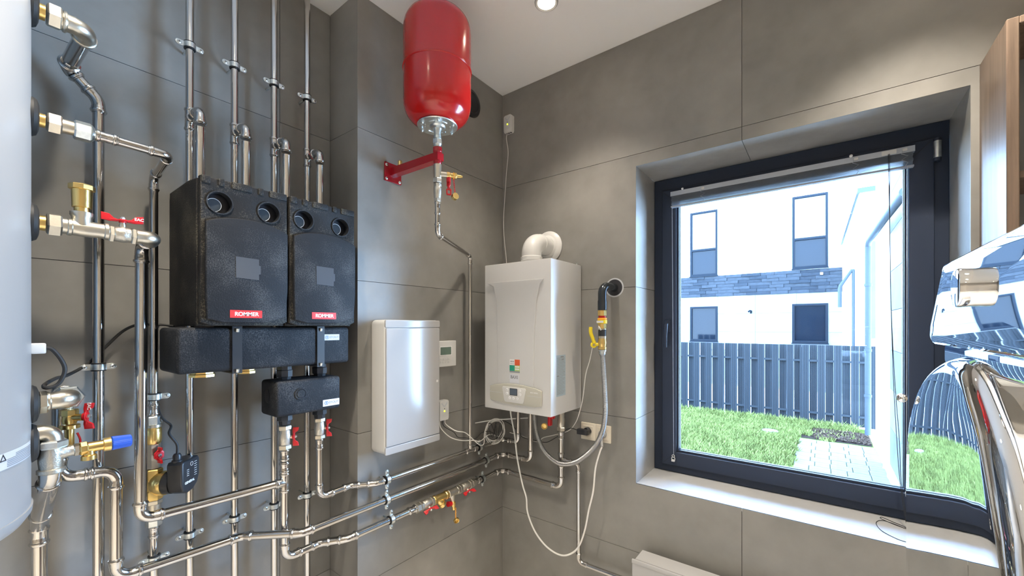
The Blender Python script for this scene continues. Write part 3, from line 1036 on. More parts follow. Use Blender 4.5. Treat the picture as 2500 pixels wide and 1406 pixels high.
# warning sticker, curved around the jacket
def curved(a0, a1, z0, z1, z2, z3, r, m, name, parent, n=10):
    vs, fs = [], []
    for i in range(n + 1):
        t_ = i / n
        a = a0 + (a1 - a0) * t_
        for zz in (z0 + (z1 - z0) * t_, z2 + (z3 - z2) * t_):
            for rr in (r, r + 0.0006):
                vs.append((TC[0] + rr * math.sin(a), TC[1] + rr * math.cos(a), zz))
    for i in range(n):
        b = i * 4
        fs += [(b + 1, b + 5, b + 7, b + 3), (b, b + 2, b + 6, b + 4), (b, b + 4, b + 5, b + 1), (b + 2, b + 3, b + 7, b + 6)]
    fs += [(0, 1, 3, 2), (n * 4, n * 4 + 2, n * 4 + 3, n * 4 + 1)]
    return G().add(vs, fs).obj(name, m, parent)
st = curved(math.radians(10), math.radians(35), 1.220, 1.220, 1.252, 1.252, TR + 0.0003, 'label', 'warning_sticker', tank)
for k in range(7):
    z = 1.2235 + k * 0.0034
    curved(math.radians(11), math.radians(30 if k < 5 else 25), z, z, z + 0.0012, z + 0.0012, TR + 0.001, 'grey', 'print_line', st, 8)
a_ = math.radians(32)
u_ = V((math.cos(a_), -math.sin(a_), 0))
G().shape([[(-0.008, -0.006), (0.008, -0.006), (0, 0.008)], [(-0.005, -0.0042), (0.005, -0.0042), (0, 0.0045)]], 0.0004,
          (TC[0] + (TR + 0.001) * math.sin(a_), TC[1] + (TR + 0.001) * math.cos(a_), 1.243), -u_, (0, 0, 1)).obj('warning_triangle', 'print', st)
# cable gland on the tank
G().rbox((TXC - 0.013, TYS - 0.002, 1.438), (TXC + 0.013, TYS + 0.022, 1.462), 0.003).obj('cable_gland', 'white', tank)

def union(parent, y0, x, z, r=0.024, seg=((0, 0.012, 0.78), (0.012, 0.034, 1.12), (0.034, 0.056, 0.74))):
    """short nipple and hexagonal union along +Y"""
    G().lathe((x, y0 - 0.004, z), (0, 1, 0), [(0, r * 0.72), (0.014, r * 0.72)], 16).obj('nipple', 'brass', parent)
    G().hexnut((x, y0 + 0.012, z), (x, y0 + 0.036, z), r * 1.1).obj('union_nut', 'nickel', parent)
    G().lathe((x, y0 + 0.034, z), (0, 1, 0), [(0, r * 0.76), (0.024, r * 0.76)], 18).obj('union_tail', 'nickel', parent)

# --- top port: down into the left wall pipe
t = thing('tank_pipe', 'thick steel pipe from the topmost tank port bending back to the wall', 'pipe', (TXC, TYS + 0.01, 2.222))
union(t, TYS + 0.011, TXC, 2.222)
P0, P1, P2, P3 = V((TXC, -1.765, 2.220)), V((TXC, -1.728, 2.220)), V((PX, -1.740, 2.216)), V((PX, -1.679, 2.150))
elbow_part(P0 - V((0, .02, 0)), P1, P2, 0.0185, t, m='nickel', br=0.026, L=0.018, r2=0.019)
G().cyl(P1 + (P2 - P1) * 0.22, P1 + (P2 - P1) * 0.78, 0.0175, 22).obj('pipe', 'steel', t)
elbow_part(P1, P2, P3, 0.0175, t, br=0.020, L=0.012, r2=0.0150)
elbow_part(P2, P3, P3 - V((0, 0, 1)), 0.0140, t, br=0.045, L=0.020)
G().cyl(P3 - V((0, 0, 0.03)), (PX, -1.679, 0.0), 0.0128, 22).obj('pipe', 'steel', t)
G().cyl(P2 + (P3 - P2) * 0.3, P2 + (P3 - P2) * 0.7, 0.0138, 20).obj('pipe', 'steel', t)

# --- second port: across, back to the wall, down to the zone valve
t = thing('tank_pipe', 'thin steel pipe from the second tank port running right then back to the wall', 'pipe', (TXC, TYS + 0.01, 1.973))
union(t, TYS + 0.011, TXC, 1.973, 0.0215)
G().hexnut((TXC, -1.752, 1.972), (TXC, -1.722, 1.972), 0.0225, 8).obj('reducer', 'zinc', t)
G().lathe((TXC, -1.722, 1.972), (0, 1, 0), [(0, 0.0215), (0.006, 0.014)], 16).obj('reducer_cone', 'zinc', t)
coupling(t, (TXC, -1.718, 1.972), (TXC, -1.674, 1.972), 0.0112)
pipe_run(t, [(TXC, -1.70, 1.972), (TXC, -1.572, 1.968), (PX, -1.557, 1.966), (PX, -1.557, 1.235)], 0.0110, br=0.022)
coupling(t, (PX, -1.557, 1.262), (PX, -1.557, 1.222), 0.0113)

# --- column of fittings under it
t = thing('zone_valve', 'brass motorised zone valve with black actuator box under the thin wall pipe', 'valve', (PX, -1.557, 1.0))
G().hexnut((PX, -1.557, 1.222), (PX, -1.557, 1.195), 0.0205).obj('union_nut', 'zinc', t)
G().lathe((PX, -1.557, 1.195), (0, 0, -1), [(0, 0.019), (0.008, 0.019)], 18).obj('washer', 'nickel', t)
G().lathe((PX, -1.557, 1.187), (0, 0, -1), [(0, 0.016), (0.006, 0.020), (0.022, 0.0205), (0.036, 0.0205), (0.046, 0.0195), (0.052, 0.016)], 12).obj('check_valve', 'brass', t)
G().lathe((PX, -1.557, 1.135), (0, 0, -1), [(0, 0.0175), (0.010, 0.0175), (0.012, 0.0165), (0.075, 0.0165)], 6).obj('connector', 'nickel', t)
vb = G()
vb.hexnut((PX, -1.557, 1.058), (PX, -1.557, 1.022), 0.0225)
vb.cyl((PX, -1.557, 1.03), (PX, -1.557, 0.985), 0.018)
vb.hexnut((PX, -1.557, 0.992), (PX, -1.557, 0.962), 0.0225)
vb.obj('valve_body', 'brass', t)
ad = V((0.72, 0.69, 0)).normalized()
O = V((PX, -1.557, 1.012))
G().lathe(O, ad, [(0.004, 0.028), (0.018, 0.036), (0.030, 0.037), (0.038, 0.036)], 28).obj('valve_flange', 'brass', t)
G().lathe(O, ad, [(0.036, 0.034), (0.058, 0.033)], 28).obj('motor_neck', 'black', t)
sd = V((-ad.y, ad.x, 0))
O2 = O + ad * 0.056 + sd * 0.008 + V((0, 0, 0.022))
ol = [(-0.040, -0.022), (-0.034, -0.044), (-0.014, -0.055), (0.012, -0.052), (0.034, -0.036), (0.044, -0.010), (0.044, 0.040), (0.038, 0.048), (-0.034, 0.048), (-0.040, 0.040)]
ab = G().shape([ol], 0.046, O2, sd, (0, 0, 1), 0.006, N=ad).obj('actuator_box', 'black', t)
O3 = O2 + ad * 0.0463
G().text('GENERAL', 0.0105, O3 + sd * -0.006 + V((0, 0, -0.021)), -sd * -1, (0, 0, 1), 0.0004, 0.0003).obj('lettering', 'wprint', ab)
g = G()
for k in range(7):
    g.obox(O3 + sd * 0.022 + V((0, 0, 0.034 - k * 0.007)), sd, (0, 0, 1), ad, 0.006, 0.0006, 0.0003)
for k in range(4):
    g.obox(O3 - sd * 0.014 + V((0, 0, 0.018 - k * 0.006)), sd, (0, 0, 1), ad, 0.005, 0.0006, 0.0003)
g.torus(O3 + sd * 0.004 + V((0, 0, 0.032)), ad, 0.006, 0.0006, 16, 6)
g.obj('print_marks', 'wprint', ab)
G().lathe(O2 + ad * 0.02 - sd * 0.022 + V((0, 0, 0.046)), (0, 0, 1), [(0, 0.014), (0.006, 0.014), (0.007, 0.011), (0.020, 0.0115), (0.026, 0.008)], 12).obj('cable_gland', 'black', ab)
g = G()
g.hexnut((PX, -1.557, 0.962), (PX, -1.557, 0.948), 0.0215)
g.cyl((PX, -1.557, 0.948), (PX, -1.557, 0.905), 0.0175)
g.obj('union_nut', 'nickel', t)
G().hexnut((PX, -1.557, 0.905), (PX, -1.557, 0.880), 0.0205).obj('union_nut', 'zinc', t)
handle_wings(t, (PX + 0.012, -1.553, 1.103), (1, 0.25, 0), (0, 0, 1), 0.024, letters=False, hub=0.013, stem_l=0.012)
t = thing('wall_pipe', 'short steel pipe below the brass zone valve down to the lowest left clamp', 'pipe', (PX, -1.557, 0.88))
coupling(t, (PX, -1.557, 0.882), (PX, -1.557, 0.842), 0.0113)
G().cyl((PX, -1.557, 0.86), (PX, -1.557, 0.25), 0.0113, 20).obj('pipe', 'steel', t)

# --- third port: tee with air vent, ball valve, elbow
t = thing('vent_tee', 'nickel tee with tall brass air vent on the third tank port', 'fitting', (TXC, TYS + 0.01, 1.738))
union(t, TYS + 0.011, TXC, 1.738, 0.0245)
g = G()
g.lathe((TXC, -1.763, 1.737), (0, 1, 0), [(0, 0.019), (0.002, 0.0205), (0.007, 0.0205), (0.009, 0.0185), (0.024, 0.0195), (0.040, 0.0195), (0.052, 0.0185), (0.062, 0.0185), (0.064, 0.0205), (0.070, 0.0205), (0.072, 0.019)], 24)
g.lathe((TXC, -1.738, 1.742), (0, 0, 1), [(0, 0.019), (0.020, 0.018), (0.026, 0.021), (0.033, 0.021), (0.034, 0.018)], 24)
g.obj('tee', 'nickel', t)
g = G()
g.lathe((TXC, -1.738, 1.774), (0, 0, 1), [(0, 0.0125), (0.003, 0.014), (0.014, 0.014)], 18)
g.lathe((TXC, -1.738, 1.786), (0, 0, 1), [(0, 0.013), (0.001, 0.0175), (0.043, 0.0185), (0.044, 0.020)], 28)
g.lathe((TXC, -1.738, 1.829), (0, 0, 1), [(0, 0.0205), (0.001, 0.0235), (0.011, 0.0235), (0.013, 0.022)], 8)
g.obj('air_vent', 'brass', t)
ball_valve('nickel ball valve with red butterfly handle marked EAC beside the brass air vent', (TXC, -1.666, 1.735), (0, 1, 0), (0.05, 0, 1), (0, 1, 0.02), 0.0135, 0.052, 'ball valves with red butterfly handles', letters=-1, hand=0.040, hubl=0.034)

DX = -0.040
t = thing('tank_pipe', 'bright steel pipe from the third tank port down in front of the wall then right', 'pipe', (TXC, -1.64, 1.735))
g = G()
arc, tl = bend((TXC, -1.64, 1.735), (TXC, -1.604, 1.735), (DX, -1.604, 1.735), 0.019, 12)
pts = [V((TXC, -1.640, 1.735)), V((TXC, -1.634, 1.735))] + arc + [V((TXC - 0.030, -1.604, 1.735)), V((TXC - 0.040, -1.604, 1.735))]
g.sweep(pts, [0.0185] + [0.0178] * (len(pts) - 3) + [0.0178, 0.020], 24)
g.obj('elbow', 'nickel', t)
pipe_run(t, [(TXC - 0.035, -1.604, 1.735), (DX, -1.606, 1.733), (DX, -1.608, 0.948), (-0.022, -1.235, 0.944)], 0.0140, br=0.030)

# --- fourth port: elbow to the wall, drain valve, long pipe to the boiler
t = thing('tank_elbow', 'nickel elbow on the fourth tank port turning back to the wall', 'fitting', (TXC, TYS + 0.01, 1.326))
G().hexnut((TXC, TYS + 0.010, 1.326), (TXC, TYS + 0.026, 1.326), 0.0255).obj('union_nut', 'nickel', t)
arc, tl = bend((TXC, -1.80, 1.328), (TXC, -1.757, 1.328), (-0.05, -1.757, 1.328), 0.020, 12)
pts = [V((TXC, -1.794, 1.327)), V((TXC, -1.790, 1.327)), V((TXC, -1.788, 1.327))] + arc + [V((TXC - 0.028, -1.757, 1.328))]
G().sweep(pts, [0.022, 0.022, 0.0195] + [0.0205] * len(arc) + [0.0205], 24).obj('elbow', 'nickel', t)
G().hexnut((TXC - 0.026, -1.757, 1.328), (TXC - 0.046, -1.757, 1.328), 0.0290, 6, 0.0).obj('union_nut', 'zinc', t)
t2 = tee_part(t, (0.000, -1.757, 1.328), (1, 0, 0), (0, 0, -1), 0.0165, 0.034, 0.034, 0.014, m='cast')
t = thing('drain_valve', 'brass drain valve with upright red butterfly handle below the nickel tank elbow', 'valve', (0.0, -1.757, 1.285))
g = G()
g.hexnut((0.02, -1.752, 1.294), (0.02, -1.752, 1.278), 0.0165, 8)
g.lathe((0.02, -1.752, 1.280), (0, 0, -1), [(0, 0.0135), (0.012, 0.015), (0.022, 0.0125)], 18)
g.lathe((0.02, -1.752, 1.256), (0, 0, -1), [(0, 0.0165), (0.001, 0.019), (0.009, 0.019), (0.010, 0.0165)], 24)
g.cyl((0.02, -1.752, 1.25), (0.02, -1.752, 1.205), 0.0085)
g.cyl((0.02, -1.752, 1.274), (0.045, -1.730, 1.274), 0.0085)
g.obj('body', 'brass', t)
handle_wings(t, (0.040, -1.734, 1.276), (0.55, 0.83, 0), (0, 0, 1), 0.032, letters=True, hub=0.0095, stem_l=0.008)
G().sweep(spline([(0.03, -1.74, 1.235), (0.033, -1.735, 1.215), (0.030, -1.738, 1.19)], 5), 0.0022, 6).obj('cap_chain', 'redp', t)

t = thing('cylinder_pipe', 'long steel pipe in the middle, from the tank foot across the wall to the boiler', 'pipe', (-0.1, -1.763, 1.20))
LZ2 = 0.772
pipe_run(t, [(-0.095, -1.760, 1.34), (-0.095, -1.760, 1.098), (-0.095, -1.650, 1.092), (-0.095, -1.650, 0.782), (-0.095, -1.335, LZ2), (0.05, -1.195, LZ2), (0.05, -0.065, LZ2), (0.247, -0.065, LZ2), (0.247, -0.065, 1.085)], 0.0140, br=0.034)
# --- fifth port: elbow down, safety valve, pipe to floor
t = thing('cylinder_pipe', 'thick steel pipe beside the tank foot going down under the lowest port', 'pipe', (TXC, TYS + 0.01, 1.25))
arc, tl = bend((TXC, -1.82, 1.256), (TXC, -1.786, 1.256), (TXC, -1.786, 1.20), 0.018, 10)
pts = [V((TXC, TYS + 0.008, 1.256))] + arc + [V((TXC, -1.786, 1.234))]
G().sweep(pts, [0.0185] * (len(pts) - 1) + [0.021], 24).obj('elbow', 'nickel', t)
G().hexnut((TXC, -1.786, 1.236), (TXC, -1.786, 1.218), 0.0265).obj('union_nut', 'zinc', t)
g = G()
g.lathe((TXC, -1.788, 1.218), (0, 0, -1), [(0, 0.0205), (0.004, 0.021), (0.028, 0.021), (0.046, 0.019), (0.048, 0.023), (0.056, 0.023), (0.058, 0.0205)], 24)
g.lathe((TXC, -1.786, 1.204), (0, 1, 0.02), [(0.010, 0.018), (0.026, 0.0125), (0.034, 0.0125)], 18)
g.obj('tee', 'cast', t)
Q0, Q1, Q2 = V((TXC, -1.790, 1.150)), V((-0.02, -1.792, 1.085)), V((-0.125, -1.792, 1.02))
g = G().sweep([V((TXC, -1.789, 1.168)), V((TXC - 0.004, -1.789, 1.150)), V((0.060, -1.790, 1.128)), V((0.0, -1.791, 1.080)), V((-0.06, -1.792, 1.035)), V((-0.105, -1.792, 1.0)), V((-0.126, -1.792, 0.97)), V((-0.128, -1.792, 0.94))],
              [0.0195, 0.0185, 0.0185, 0.0185, 0.0185, 0.018, 0.0165, 0.016], 24)
g.torus((0.066, -1.790, 1.134), (-0.75, 0, -0.6), 0.0185, 0.0030)
g.torus((-0.085, -1.792, 1.017), (-0.75, 0, -0.6), 0.0185, 0.0030)
g.obj('reducer_bend', 'steel_b', t)
coupling(t, (-0.128, -1.792, 0.975), (-0.128, -1.792, 0.925), 0.0150)
G().cyl((-0.128, -1.792, 0.95), (-0.128, -1.792, 0.0), 0.0145, 22).obj('pipe', 'steel', t)
t = thing('safety_valve', 'brass safety valve with ribbed blue cap beside the tank foot', 'valve', (TXC, -1.76, 1.205))
g = G()
g.hexnut((TXC, -1.752, 1.2045), (TXC, -1.742, 1.2045), 0.0145)
g.obj('union_nut', 'nickel', t)
g = G()
g.hexnut((TXC, -1.742, 1.2045), (TXC, -1.728, 1.2050), 0.0165, 8)
g.lathe((TXC, -1.730, 1.2050), (0, 1, 0.02), [(0, 0.0125), (0.028, 0.0125), (0.029, 0.0165), (0.042, 0.017), (0.043, 0.0155)], 20)
g.lathe((TXC, -1.726, 1.2), (0, 0, -1), [(0, 0.0105), (0.012, 0.011), (0.014, 0.0145), (0.024, 0.0145), (0.025, 0.012)], 20)
g.obj('body', 'brass', t)
prof = []
g = G()
N_ = 28
vs = []
for (tt, rr) in ((0, 0.0155), (0.002, 0.017), (0.030, 0.0155), (0.036, 0.0150), (0.038, 0.012)):
    for k in range(N_ * 2):
        a = PI * k / N_
        r_ = rr * (1.0 if k % 2 else 0.95)
        vs.append((TXC + r_ * math.cos(a), -1.687 + tt, 1.2058 + r_ * math.sin(a)))
fs = []
for i in range(4):
    for k in range(N_ * 2):
        l = (k + 1) % (N_ * 2)
        fs.append((i * N_ * 2 + k, i * N_ * 2 + l, (i + 1) * N_ * 2 + l, (i + 1) * N_ * 2 + k))
fs.append(tuple(range(4 * N_ * 2, 5 * N_ * 2)))
fs.append(tuple(reversed(range(N_ * 2))))
g.add(vs, fs).obj('cap', 'blue', t)

# ================================================================ pump boxes
BF, BB = 0.090, -0.205
def pump_box(label, y0, y1, z0=1.502, z1=1.936):
    t = thing('pump_box', label, 'pump unit', ((BF + BB) / 2, (y0 + y1) / 2, z0), 'black insulated pump boxes')
    W_ = y1 - y0
    # rear shell
    ol = [(BB, z0), (0.060, z0), (0.060, z1 - 0.002), (-0.02, z1 + 0.006), (BB, z1 + 0.004)]
    G().shape([ol], W_, (0, y0, 0), (1, 0, 0), (0, 0, 1), 0.004, N=(0, 1, 0)).obj('rear_shell', 'epp', t)
    # front shell with two round dial openings and notches in the top edge
    x_f = BF
    hs = []
    dial_y = (y0 + W_ * 0.205, y0 + W_ * 0.760)
    for dy in dial_y:
        hs.append(circ(dy, 1.866, 0.0315, 36))
    zt = z1
    top = [(y1 - 0.002, zt)]
    outl = [(y0 + 0.002, z0 + 0.010), (y0 + 0.030, z0), (y1 - 0.030, z0), (y1 - 0.002, z0 + 0.012), (y1 - 0.002, zt)]
    for (a, b) in ((0.745, 0.825), (0.60, 0.68), (0.245, 0.33), (0.10, 0.18)):
        pass
    outl += [(y0 + 0.002, zt)]
    G().shape([outl] + hs, 0.022, (x_f - 0.022, 0, 0), (0, 1, 0), (0, 0, 1), 0.003, N=(1, 0, 0)).obj('front_shell', 'epp', t)
    # raised blocks with notches along the top edge
    ed = [0.0, 0.095, 0.175, 0.245, 0.325, 0.56, 0.635, 0.70, 0.775, 1.0]
    for i in range(0, 9, 2):
        a, b = y0 + 0.004 + (W_ - 0.008) * ed[i], y0 + 0.004 + (W_ - 0.008) * ed[i + 1]
        G().rbox((x_f - 0.020, a, zt - 0.020), (x_f + 0.004, b, zt + 0.002), 0.003, 2).obj('edge_block', 'epp', t)
    # body core between front and rear shells
    G().box((0.062, y0 + 0.004, z0 + 0.006), (x_f - 0.021, y1 - 0.004, zt - 0.003)).obj('core', 'hole', t)
    for dy in dial_y:
        d = G().lathe((x_f + 0.001, dy, 1.866), (-1, 0, 0), [(0.003, 0.0335), (-0.0025, 0.0345), (-0.0025, 0.0310), (0.021, 0.0300)], 36, cap=False).obj('dial_rim', 'epp2', t)
        G().lathe((x_f - 0.0205, dy, 1.866), (1, 0, 0), [(0, 0.0308), (0.0005, 0.0308)], 32).obj('dial_recess', 'hole', d)
        g = G().lathe((x_f - 0.020, dy - 0.011, 1.860), (1, 0, 0), [(0, 0.0190), (0.006, 0.0190)], 32)
        g.obj('dial', 'dial', d)
        G().torus((x_f - 0.014, dy - 0.011, 1.860), (1, 0, 0), 0.0190, 0.0008, 32, 6).obj('dial_ring', 'lgrey', d)
    # raised front panel with arched top
    pa = []
    yc = (y0 + y1) / 2 + 0.004
    hw = W_ / 2 - 0.008
    for i in range(17):
        q = 1 - 2 * i / 16
        pa.append((yc + hw * q, 1.804 + 0.026 * (1 - q * q) ** 0.8))
    pa += [(yc - hw, 1.60), (yc - hw + 0.003, 1.522), (yc - hw * 0.6, 1.511), (yc + hw * 0.4, 1.511), (yc + hw - 0.006, 1.530), (yc + hw, 1.62)]
    p = G().shape([pa], 0.012, (x_f - 0.001, 0, 0), (0, 1, 0), (0, 0, 1), 0.004, N=(1, 0, 0)).obj('front_panel', 'epp2', t)
    xs = x_f + 0.0112
    yl = y0 + 0.118
    wv = G().shape([[(yl - 0.030, 1.648), (yl + 0.033, 1.645), (yl + 0.033, 1.663), (yl + 0.038, 1.664), (yl + 0.038, 1.690), (yl + 0.033, 1.691), (yl + 0.033, 1.710), (yl - 0.031, 1.712)]], 0.0012,
                    (xs, 0, 0), (0, 1, 0), (0, 0, 1), N=(1, 0, 0)).obj('window_film', 'film', t)
    return t, xs, yl

def rommer(t, xs, yl):
    p = G().shape([rrect(0.088, 0.0235, 0.001, cx=yl - 0.002, cy=1.538)], 0.001, (xs, 0, 0), (0, 1, 0), (0, 0, 1), N=(1, 0, 0)).obj('brand_label', 'redl', t)
    G().text('ROMMER', 0.0165, (xs + 0.001, yl - 0.001, 1.5375), (0, 1, 0), (0, 0, 1), 0.0004, 0.00035, wide=0.98).obj('lettering', 'wprint', p)
    G().torus((xs + 0.0012, yl - 0.0255, 1.5378), (1, 0, 0), 0.0038, 0.0006, 16, 4).obj('emblem', 'wprint', p)

r_ = pump_box('black foam pump box on the left with a red ROMMER label', -1.505, -1.262)
rommer(*r_)
r_ = pump_box('black foam pump box on the right, nearest the wall step, with a red ROMMER label', -1.2585, -1.016)
rommer(*r_)

# ---- collector under the pump boxes
t = thing('collector', 'long black insulated collector box under the two pump boxes', 'collector', (-0.04, -1.283, 1.36))
G().rbox((-0.130, -1.549, 1.362), (0.053, -1.016, 1.497), 0.012, 4).obj('insulation_box', 'epp2', t)
for (a, b) in ((-1.412, -1.385), (-1.145, -1.118)):
    g = G().box((0.0535, a, 1.354), (0.058, b, 1.500))
    g.box((-0.10, a, 1.354), (0.056, b, 1.3595))
    g.box((-0.10, a, 1.4975), (0.056, b, 1.5015))
    bp_ = g.obj('mounting_strap', 'black', t)
    for z in (1.364, 1.490):
        G().cyl((0.058, (a + b) / 2, z - 0.006), (0.061, (a + b) / 2, z + 0.004), 0.005, 10).obj('bolt', 'zinc', bp_)
for (y, dy) in ((-1.460, 0.035), (-1.336, 0.028)):
    G().lathe((-0.047, y, 1.362), (0, 0, -1), [(0, dy * 0.9), (0.010, dy * 0.9), (0.012, dy * 1.0), (0.020, dy)], 8).obj('blanking_cap', 'brass', t)
p = G().shape([rrect(0.060, 0.022, 0.001, cx=-1.0885, cy=1.460)], 0.001, (0.0532, 0, 0), (0, 1, 0), (0, 0, 1), N=(1, 0, 0)).obj('brand_label', 'label', t)
def stout(parent, x, yc, zc, s):
    G().text('STOUT', 0.0120 * s, (x, yc + 0.010 * s, zc), (0, 1, 0), (0, 0, 1), 0.0003, 0.0003).obj('lettering', 'grey', parent)
    h_ = circ(yc - 0.019 * s, zc, 0.0080 * s, 6)
    h2 = circ(yc - 0.019 * s, zc, 0.0064 * s, 6)
    G().shape([h_, h2], 0.0003, (x, 0, 0), (0, 1, 0), (0, 0, 1), N=(1, 0, 0)).obj('emblem', 'bprint', parent)
    G().text('S', 0.0100 * s, (x, yc - 0.019 * s, zc), (0, 1, 0), (0, 0, 1), 0.0003, 0.0004).obj('emblem_letter', 'bprint', parent)
stout(p, 0.0543, -1.0885, 1.460, 0.95)

# ---- hydraulic separator box
SX = -0.020
YL, YR = -1.2236, -1.0962
t = thing('separator', 'small black insulated separator box with a blue and white STOUT label', 'separator', (SX, -1.16, 1.187))
G().rbox((SX - 0.062, -1.2785, 1.189), (SX + 0.060, -1.0445, 1.312), 0.012, 4).obj('insulation_box', 'epp2', t)
G().lathe((SX + 0.0595, -1.196, 1.262), (1, 0, 0), [(0, 0.0205), (0.003, 0.021), (0.0045, 0.018), (0.0035, 0.015), (0.006, 0.014), (0.0065, 0.010)], 24).obj('knockout_disc', 'epp2', t)
G().shape([circ(SX - 0.005, 1.26, 0.018, 20, 0.026)], 0.0015, (0, -1.2802, 0), (1, 0, 0), (0, 0, 1), N=(0, 1, 0)).obj('side_knockout', 'hole', t)
p = G().shape([rrect(0.064, 0.024, 0.001, cx=-1.083, cy=1.2155)], 0.001, (SX + 0.060, 0, 0), (0, 1, 0), (0, 0, 1), N=(1, 0, 0)).obj('brand_label', 'label', t)
stout(p, SX + 0.0611, -1.083, 1.2155, 1.0)
for y in (YL, YR):
    G().lathe((SX, y, 1.310), (0, 0, 1), [(0, 0.021), (0.010, 0.022), (0.012, 0.026), (0.034, 0.027), (0.036, 0.024), (0.055, 0.024)], 8).obj('union_nut', 'black', t)
    G().lathe((SX, y, 1.191), (0, 0, -1), [(0, 0.022), (0.006, 0.0255), (0.024, 0.0265), (0.026, 0.021), (0.040, 0.019)], 8).obj('union_nut', 'black', t)
gp = 'ball valves with red butterfly handles'
ball_valve('nickel ball valve with red butterfly handle under the left side of the separator box', (SX, YL, 1.105), (0, 0, 1), (0.62, 0.78, 0), (0, 0, 1), 0.0140, 0.086, gp, hand=0.033)
ball_valve('nickel ball valve with red butterfly handle under the right side of the separator box', (SX, YR, 1.112), (0, 0, 1), (0.62, 0.78, 0), (0, 0, 1), 0.0128, 0.080, gp, hand=0.033)

L1Z, L3Z, WL = 0.856, 0.680, 0.05
t = thing('return_pipe', 'lowest long steel pipe, from the left separator valve to the boiler', 'pipe', (SX, YL, 1.06))
coupling(t, (SX, YL, 1.064), (SX, YL, 1.020), 0.0140)
coupling(t, (SX, YL, 1.018), (SX, YL, 0.976), 0.0140)
tee_part(t, (SX, YL, 0.944), (0, 0, 1), (0, -1, 0), 0.0140, 0.036, 0.034)
pipe_run(t, [(SX, YL, 0.96), (SX, YL, L3Z - 0.010), (SX, -1.095, L3Z - 0.008), (WL, -1.020, L3Z), (WL, -0.700, L3Z)], 0.0140, br=0.034)
t = thing('flow_pipe', 'uppermost long steel pipe, from the right separator valve along the wall to the boiler', 'pipe', (SX, YR, 1.07))
coupling(t, (SX, YR, 1.074), (SX, YR, 1.030), 0.0125)
pipe_run(t, [(SX, YR, 1.04), (SX, YR, L1Z - 0.010), (SX, -0.965, L1Z - 0.004), (WL, -0.895, L1Z), (WL, -0.065, L1Z), (0.163, -0.065, L1Z), (0.163, -0.065, 1.085)], 0.0125, br=0.030)
tee_part(t, (WL, -0.334, L1Z), (0, 1, 0), (0, 0, 1), 0.0125, 0.036, 0.034, 0.0100)

# ---- fittings in the lowest pipe
t = thing('pipe_fitting', 'nickel press adapter before the left red-handled valve in the lowest pipe', 'fitting', (WL, -0.70, L3Z))
coupling(t, (WL, -0.735, L3Z), (WL, -0.690, L3Z), 0.0140)
G().hexnut((WL, -0.693, L3Z), (WL, -0.668, L3Z), 0.0230).obj('union_nut', 'nickel', t)
ball_valve('nickel ball valve with red handle left of the brass strainer in the lowest pipe', (WL, -0.628, L3Z), (0, 1, 0), (0.80, 0.1, -0.60), (0.12, 1, 0.10), 0.0145, 0.080, gp, hand=0.036)
t = thing('strainer', 'brass strainer with slanted screen housing in the lowest pipe', 'strainer', (WL, -0.545, L3Z))
g = G()
g.hexnut((WL, -0.588, L3Z), (WL, -0.572, L3Z), 0.0215, 8)
g.lathe((WL, -0.575, L3Z), (0, 1, 0), [(0, 0.017), (0.02, 0.0185), (0.045, 0.0185), (0.068, 0.0175)], 20)
g.hexnut((WL, -0.512, L3Z), (WL, -0.494, L3Z), 0.0215, 8)
d_ = V((0.25, 0.55, -0.75)).normalized()
g.lathe(V((WL, -0.560, L3Z)), d_, [(0.006, 0.015), (0.030, 0.0155), (0.031, 0.0185), (0.046, 0.0185), (0.048, 0.016)], 20)
g.obj('body', 'brass', t)
t = thing('drain_tee', 'nickel tee with hanging brass drain cock and red cap strap under the lowest pipe', 'fitting', (WL, -0.46, L3Z))
g = G()
g.lathe((WL, -0.494, L3Z), (0, 1, 0), [(0, 0.0185), (0.002, 0.0205), (0.009, 0.0205), (0.011, 0.019), (0.058, 0.019), (0.060, 0.0205), (0.070, 0.0205), (0.072, 0.0185)], 24)
g.lathe((WL, -0.466, L3Z), (0.2, 0, -1), [(0.010, 0.016), (0.034, 0.0125), (0.040, 0.0125)], 18)
g.obj('tee', 'nickel', t)
g = G()
bx, by = WL + 0.010, -0.466
g.lathe((bx, by, L3Z - 0.036), (0.1, 0, -1), [(0, 0.0095), (0.008, 0.0095), (0.009, 0.0115), (0.028, 0.0115), (0.030, 0.0085), (0.046, 0.007)], 14)
g.obj('drain_cock', 'brass', t)
G().sweep([(bx, by, L3Z - 0.050), (bx - 0.004, by - 0.012, L3Z - 0.050), (bx - 0.004, by - 0.030, L3Z - 0.046)], [0.010, 0.012, 0.013], 12).obj('handle', 'redp', t)
g = G()
for k in range(7):
    g.torus((bx + 0.012, by + 0.006, L3Z - 0.074 - k * 0.0075), (1 if k % 2 else 0.3, 0 if k % 2 else 1, 0), 0.0032, 0.0011, 10, 5)
g.obj('cap_strap', 'orange', t)
g = G()
g.lathe((bx + 0.014, by + 0.010, L3Z - 0.136), (0.85, -0.35, -0.3), [(-0.008, 0.0125), (-0.006, 0.0140), (0.004, 0.0140), (0.006, 0.0125), (0.004, 0.0095), (-0.002, 0.0095)], 20)
g.obj('hose_cap', 'brass', t)
ball_valve('nickel ball valve with red handle right of the strainer in the lowest pipe', (WL, -0.372, L3Z), (0, 1, 0), (0.80, 0.1, -0.60), (0.12, 1, 0.05), 0.0145, 0.092, gp, hand=0.036)
t = thing('return_pipe', 'lowest steel pipe around the room corner behind the last red-handled valve', 'pipe', (WL, -0.31, L3Z))
G().hexnut((WL, -0.325, L3Z), (WL, -0.306, L3Z), 0.0215).obj('union_nut', 'nickel', t)
coupling(t, (WL, -0.308, L3Z), (WL, -0.268, L3Z), 0.0140)
